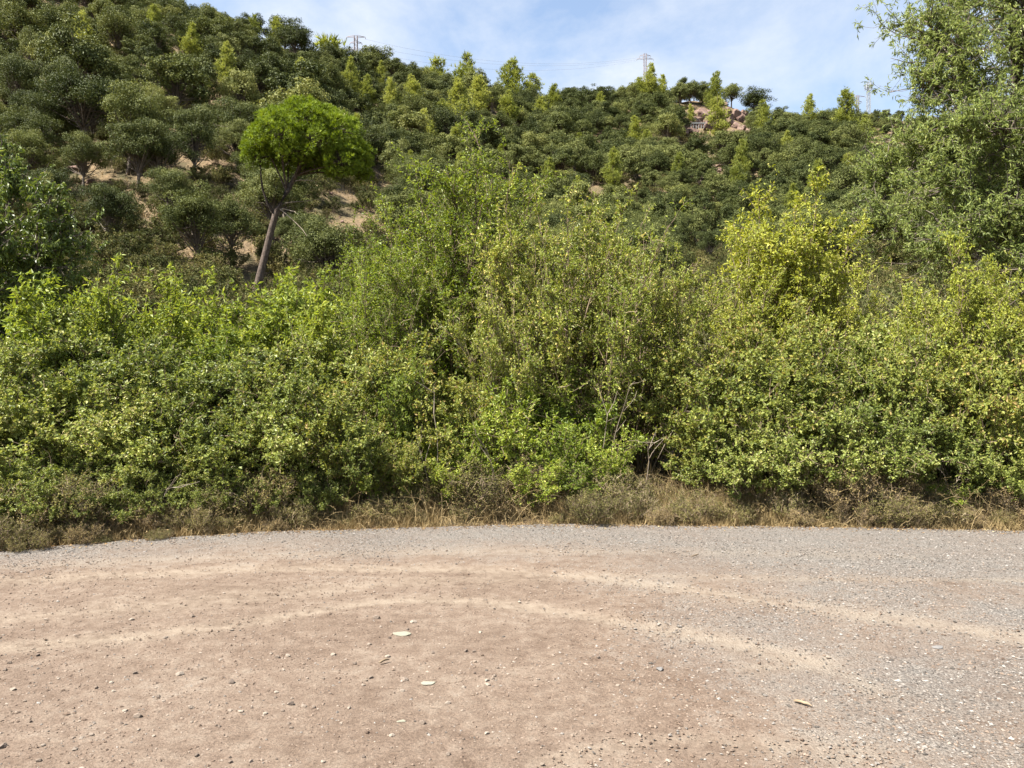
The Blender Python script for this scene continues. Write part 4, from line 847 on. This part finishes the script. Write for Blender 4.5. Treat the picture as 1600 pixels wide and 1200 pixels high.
STONES = [(362, 1066, 13), (450, 1025, 9), (434, 1028, 8), (521, 1023, 9), (588, 967, 12), (646, 974, 10), (455, 1101, 12), (475, 1103, 9), (490, 1105, 8), (414, 1115, 8), (215, 1119, 14), (281, 1054, 12), (8, 1048, 9), (20, 1078, 11), (150, 1075, 8), (178, 1080, 7), (298, 1106, 10), (143, 1147, 10), (5, 1166, 16),
          (632, 1062, 12), (580, 1060, 8), (568, 1071, 7), (660, 1130, 12), (545, 1107, 7), (676, 1021, 8), (700, 1098, 9), (320, 1060, 6), (255, 1095, 6), (393, 1106, 6), (92, 1060, 6), (1085, 1097, 8), (965, 1070, 7), (935, 1028, 7), (1295, 1028, 8), (770, 1060, 7), (725, 1073, 8), (742, 1052, 6), (240, 1150, 7), (360, 1190, 8), (505, 1190, 8), (700, 1178, 10), (760, 1145, 9), (48, 1128, 7), (595, 980, 6), (505, 1060, 6), (480, 1060, 5), (430, 1090, 7), (300, 1128, 6), (190, 1130, 6), (115, 1152, 6), (60, 1190, 9), (205, 968, 8), (300, 963, 9), (345, 1030, 6)]
rng = np.random.default_rng(5)
STONES += [(float(rng.uniform(0, 900) ** 1.0), float(rng.uniform(985, 1195)), float(rng.uniform(4, 9))) for _ in range(70)]
shapes = []
for q in range(6):
    v, f = rock_shape(rng, 2); b_ = MB(); b_.add(v * [1.15, .95, .62], f, rng.uniform(.2, .9)); shapes.append(b_.mesh('stone', [M['stone']]))
def stone(px, py, wpx, me_, label, group=None, name='stone', flat=1.0):
    X, Y = gp(px, py); s = wpx / F * Y / 2
    zr = float(.010 * fbm(X * .9, Y * .9, 3) + .007 * fbm(X * 6, Y * 6, 3))
    o = obj(name, me_, None, (X, Y, zr + s * .30 * flat), rng.uniform(0, 6.28), (s, s, s * flat)); tag(o, label, 'stone', group); return o
for i, (px, py, w_) in enumerate(STONES):
    stone(px, py, w_, shapes[i % 6], 'small loose brown stone lying on the red dirt of the road', 'loose stones on the road')
def one(mat, seed):
    v, f = rock_shape(np.random.default_rng(seed), 3, 12); b_ = MB(); b_.add(v * [1.25, .95, .6], f); return b_.mesh('stone', [mat])
cream = solid_mat('cream_stone', [(.2, (0.170, 0.166, 0.125)), (.8, (0.222, 0.215, 0.169))], 25, .85, .2)
greyst = solid_mat('grey_stone', [(.2, (0.097, 0.089, 0.085)), (.8, (0.169, 0.161, 0.153))], 25, .85, .3)
stone(626, 992, 27, one(cream, 3), 'large flat cream stone lying on the road by the pale wheel track', flat=.2)
stone(668, 1067, 20, one(cream, 8), 'smaller flat cream stone on the red dirt', flat=.25)
stone(627, 1127, 12, one(cream, 9), 'tiny pale chip of stone on red dirt beside brown flat stone', flat=.3)
stone(1030, 1046, 13, one(greyst, 4), 'round smooth grey stone where red dirt meets grey gravel')
stone(1466, 1012, 16, one(greyst, 6), 'flat grey stone on the grey gravel', flat=.4)
for (a, b, r_, lab) in [((592, 1039), (608, 1034), .007, 'short dark stick lying on the red dirt'), ((1240, 1098), (1270, 1106), .008, 'pale brown stick lying on the grey gravel'), ((1080, 872), (1092, 868), .006, 'thin dry twig on the road near the verge')]:
    A, B = gp(*a), gp(*b); s_ = MB(); tubes(s_, curve_paths(np.array([[0, 0, .012]]), np.array([[B[0] - A[0], B[1] - A[1], .016]]), 6, .004, .01), np.array([[.4, 1, .9, 1, .8, .3]]) * r_, 7)
    tag(obj('stick', s_.mesh('stick', [M['twig']]), None, (A[0], A[1], 0)), lab, 'stick')

# ---------------------------------------------------------------- pale rocks behind the thicket, outcrop on the ridge
def boulder(mat, rng, sub=3): v, f = rock_shape(rng, sub, 14, .05); b_ = MB(); b_.add(v, f, .5); return b_.mesh('rock', [mat])
rb = [boulder(M['palerock'], rng) for _ in range(3)]
for i, (px, py, dd, r_, lab) in enumerate([(1300, 535, 19.5, 1.0, 'pale rock below the grey-green shrub behind the vines'), (1332, 520, 20, .85, 'pale rock leaning on its neighbour below the grey-green shrub'), (1550, 535, 15.5, .75, 'whitish rock seen through the yellow saplings under the ash'), (1572, 560, 15.3, .7, 'lower whitish rock behind the yellow sapling stem'), (1560, 500, 17, .5, 'small whitish rock above the others under the ash')]):
    x = at_px(px, dd); zt = z_px(py, dd); zg = float(ground_z(x, dd)); o = obj('boulder', rb[i % 3], None, (x, dd, zg + r_ * .35), uni(0, 6.28), (r_, r_, r_ * .85)); tag(o, lab, 'rock')
h = hit(1112, 190) or (at_px(1112, 195), 195)
root = bpy.data.objects.new('rock_outcrop', None); col.objects.link(root); zc = float(ground_z(*h)); root.location = (h[0], h[1], zc); tag(root, 'pinkish rocky outcrop breaking through the wood below the ridge', 'rock')
ob = [boulder(M['rock'], rng, 2) for _ in range(6)]; kpx = h[1] / F
for i, (px, py, r_) in enumerate([(1075, 185, 10), (1088, 192, 11), (1100, 180, 11), (1110, 192, 12), (1122, 172, 9), (1128, 165, 9), (1135, 178, 12), (1120, 190, 10), (1148, 180, 9), (1140, 192, 10), (1155, 185, 8), (1092, 178, 8), (1068, 192, 8), (1150, 196, 8), (1105, 200, 8)] + [(float(uni(1052, 1176)), float(uni(172, 206)), float(uni(3, 7.5))) for _ in range(52)]):
    hh_ = hit(px, py + 4)
    X, Y = hh_ if hh_ else h
    o = obj('rock', ob[i % 6], root, (X - h[0], Y - h[1], float(ground_z(X, Y)) - zc + r_ * kpx * .25), uni(0, 6.28), (r_ * kpx * uni(1.1, 1.5), r_ * kpx * 1.2, r_ * kpx * uni(1.0, 1.4)))
sc_ = MB(); pts = []
for _ in range(110):
    t = uni(0, 1); px = np.interp(t, [0, .4, 1], [1090, 1108, 1140]) + R.normal(0, 5); py = np.interp(t, [0, .4, 1], [222, 245, 300]); hh_ = hit(px, py)
    if hh_: pts.append(hh_)
for X, Y in pts:
    v, f = rock_shape(rng, 1, 6); r_ = rng.uniform(.15, .6); sc_.add(v * r_ * [1, 1, .6] + [X, Y, float(ground_z(X, Y)) + r_ * .2], f, .5)
tag(obj('scree', sc_.mesh('scree', [M['rock']])), 'pale broken stones running down the gully below the outcrop', 'scree', kind='stuff')
# crash barriers on the road up the hill
def barrier(p0, p1, label):
    a, b = hit(*p0), hit(*p1)
    if not a or not b: return
    A = np.array([*a, float(ground_z(*a))]); B = np.array([*b, float(ground_z(*b))]); B[1] = A[1] + np.clip(B[1] - A[1], -3, 3); B[2] = float(ground_z(B[0], B[1]))
    root = bpy.data.objects.new('crash_barrier', None); col.objects.link(root); root.location = A; tag(root, label, 'barrier')
    L_ = np.linalg.norm(B - A); up_ = 1.6
    n = 7; t = np.linspace(0, 1, n); C = (B - A)[None] * t[:, None] + [0, 0, up_]
    m_ = MB(); prof = np.array([(.06, .16), (-.05, .10), (.03, .03), (.03, -.03), (-.05, -.10), (.06, -.16)])
    V = C[:, None] + np.stack([np.zeros(6), prof[:, 0], prof[:, 1]], -1)[None]; i_ = np.arange(n - 1)[:, None] * 6 + np.arange(5)[None]
    m_.add(V, np.stack([i_, i_ + 1, i_ + 7, i_ + 6], -1).reshape(-1, 4)); obj('rail', m_.mesh('barrier_rail', [M['galv']]), root)
    for q in range(n):
        b_ = MB(); gz_ = float(ground_z(A[0] + C[q][0], A[1] + C[q][1])) - A[2]; tubes(b_, np.array([[C[q][0], .1, gz_ - .3], [C[q][0], .1, 0.5], [C[q][0], .1, C[q][2]]]) + [0, C[q][1], 0], np.array([.07, .07, .07]), 4); obj('post', b_.mesh('barrier_post', [M['galv']]), root)
barrier((636, 152), (686, 158), 'pale metal crash barrier between oaks high on the wooded slope')
barrier((1080, 203), (1104, 203), 'short pale crash barrier under the rocky outcrop')

# ---------------------------------------------------------------- towers on the ridge
def lattice(name, label, px, top, d, Ht, w0, w1, arms, mat, bar=.07):
    x = at_px(px, d); zt = z_px(top, d); zb = float(ground_z(x, d)); Ht = zt - zb
    root = bpy.data.objects.new(name, None); col.objects.link(root); root.location = (x, d, zb - .2); tag(root, label, 'tower')
    wd = lambda z: w0 + (w1 - w0) * min(z / (Ht * .75), 1)
    cor = lambda z, c: np.array([wd(z) / 2 * (1 if c in (0, 1) else -1), wd(z) / 2 * (1 if c in (1, 2) else -1), z])
    for c in range(4):
        m_ = MB(); tubes(m_, np.array([cor(z, c) for z in np.linspace(0, Ht, 9)]), np.full(9, bar), 4); obj('leg', m_.mesh('tower_leg', [mat]), root)
    m_ = MB(); zs = np.linspace(0, Ht, 12)
    for z0, z1 in zip(zs[:-1], zs[1:]):
        for c in range(4):
            for p, q in ((cor(z0, c), cor(z1, (c + 1) % 4)), (cor(z0, (c + 1) % 4), cor(z1, c)), (cor(z1, c), cor(z1, (c + 1) % 4))):
                tubes(m_, np.array([p, (p + q) / 2, q]), np.full(3, bar * .6), 3)
    obj('bracing', m_.mesh('tower_bracing', [mat]), root)
    tips = []
    for (za, ha) in arms:
        z = Ht * za; m_ = MB()
        for s_ in (-1, 1):
            tipp = np.array([s_ * ha, 0, z])
            for yy in (-1, 1): tubes(m_, np.array([[s_ * w1 / 2, yy * w1 / 2, z], (np.array([s_ * w1 / 2, yy * w1 / 2, z]) + tipp) / 2, tipp]), np.full(3, bar * .8), 3)
            tubes(m_, np.array([[s_ * w1 / 2, 0, z + .45], (np.array([s_ * w1 / 2, 0, z + .45]) + tipp) / 2, tipp]), np.full(3, bar * .7), 3)
            tips.append(np.array([x, d, zb - .2]) + tipp - [0, 0, .5])
            ins = MB(); tubes(ins, np.array([tipp, tipp - [0, 0, .15], tipp - [0, 0, .3], tipp - [0, 0, .5]]), np.array([.05, .1, .1, .04]), 6); obj('insulator', ins.mesh('insulator', [M['cable']]), root)
        obj('arm', m_.mesh('tower_arm', [mat]), root)
    return tips
t1 = lattice('power_pylon', 'lattice power pylon with short arms behind the steep wooded ridge', 556, 55, 178, 14, 1.5, .7, [(.99, 2.2), (.93, 1.4), (.86, 2.6)], M['reds'])
t2 = lattice('power_pylon', 'lattice power pylon behind pines on the middle hilltop', 1008, 83, 222, 14, 1.5, .7, [(.97, 1.6), (.92, 2.4)], M['reds'], .06)
lattice('power_pylon', 'small power pylon next to the telecom mast', 1340, 148, 262, 10, 1.2, .7, [(.98, 2.6), (.9, 1.4)], M['reds'], .06)
tips = lattice('telecom_mast', 'slender telecom mast with a platform on the hilltop', 1357, 128, 258, 14, 1.3, .9, [], M['galv'], .07)
root = [o for o in S.objects if o.name.startswith('telecom_mast')][0]; Ht = z_px(128, 258) - root.location.z
m_ = MB(); an = np.linspace(0, 2 * np.pi, 9); ring = np.stack([np.cos(an), np.sin(an), an * 0], -1)
for zz_, rr_ in ((Ht - 2.0, 1.25), (Ht - 1.4, 1.25)): tubes(m_, ring * rr_ + [0, 0, zz_], np.full(9, .08), 4)
obj('platform', m_.mesh('mast_platform', [M['galv']]), root)
m_ = MB(); tubes(m_, np.array([[0, 0, Ht - .5], [0, 0, Ht + .8], [0, 0, Ht + 2.0]]), np.array([.08, .06, .03]), 6); obj('antenna', m_.mesh('mast_antenna', [M['galv']]), root)
for k in range(5):
    a = k * 1.256; m_ = MB(); tubes(m_, np.array([[math.cos(a) * 1.1, math.sin(a) * 1.1, Ht - 2.6], [math.cos(a) * 1.1, math.sin(a) * 1.1, Ht - 1.7], [math.cos(a) * 1.1, math.sin(a) * 1.1, Ht - .8]]), np.array([.16, .18, .16]), 6); obj('antenna_panel', m_.mesh('antenna_panel', [M['galv']]), root)
for q in range(3):
    A, B = t1[q * 2 + 1] if q * 2 + 1 < len(t1) else t1[q], t2[min(q, len(t2) - 1)]
    m_ = MB(); tubes(m_, curve_paths((A * 0)[None], (B - A)[None], 24, -3.5, 0), np.full((1, 24), .018), 3)
    tag(obj('power_cable', m_.mesh('power_cable', [M['cable']]), None, A), 'thin power cable sagging between two pylons above the ridge', 'cable', 'power cables between the pylons')
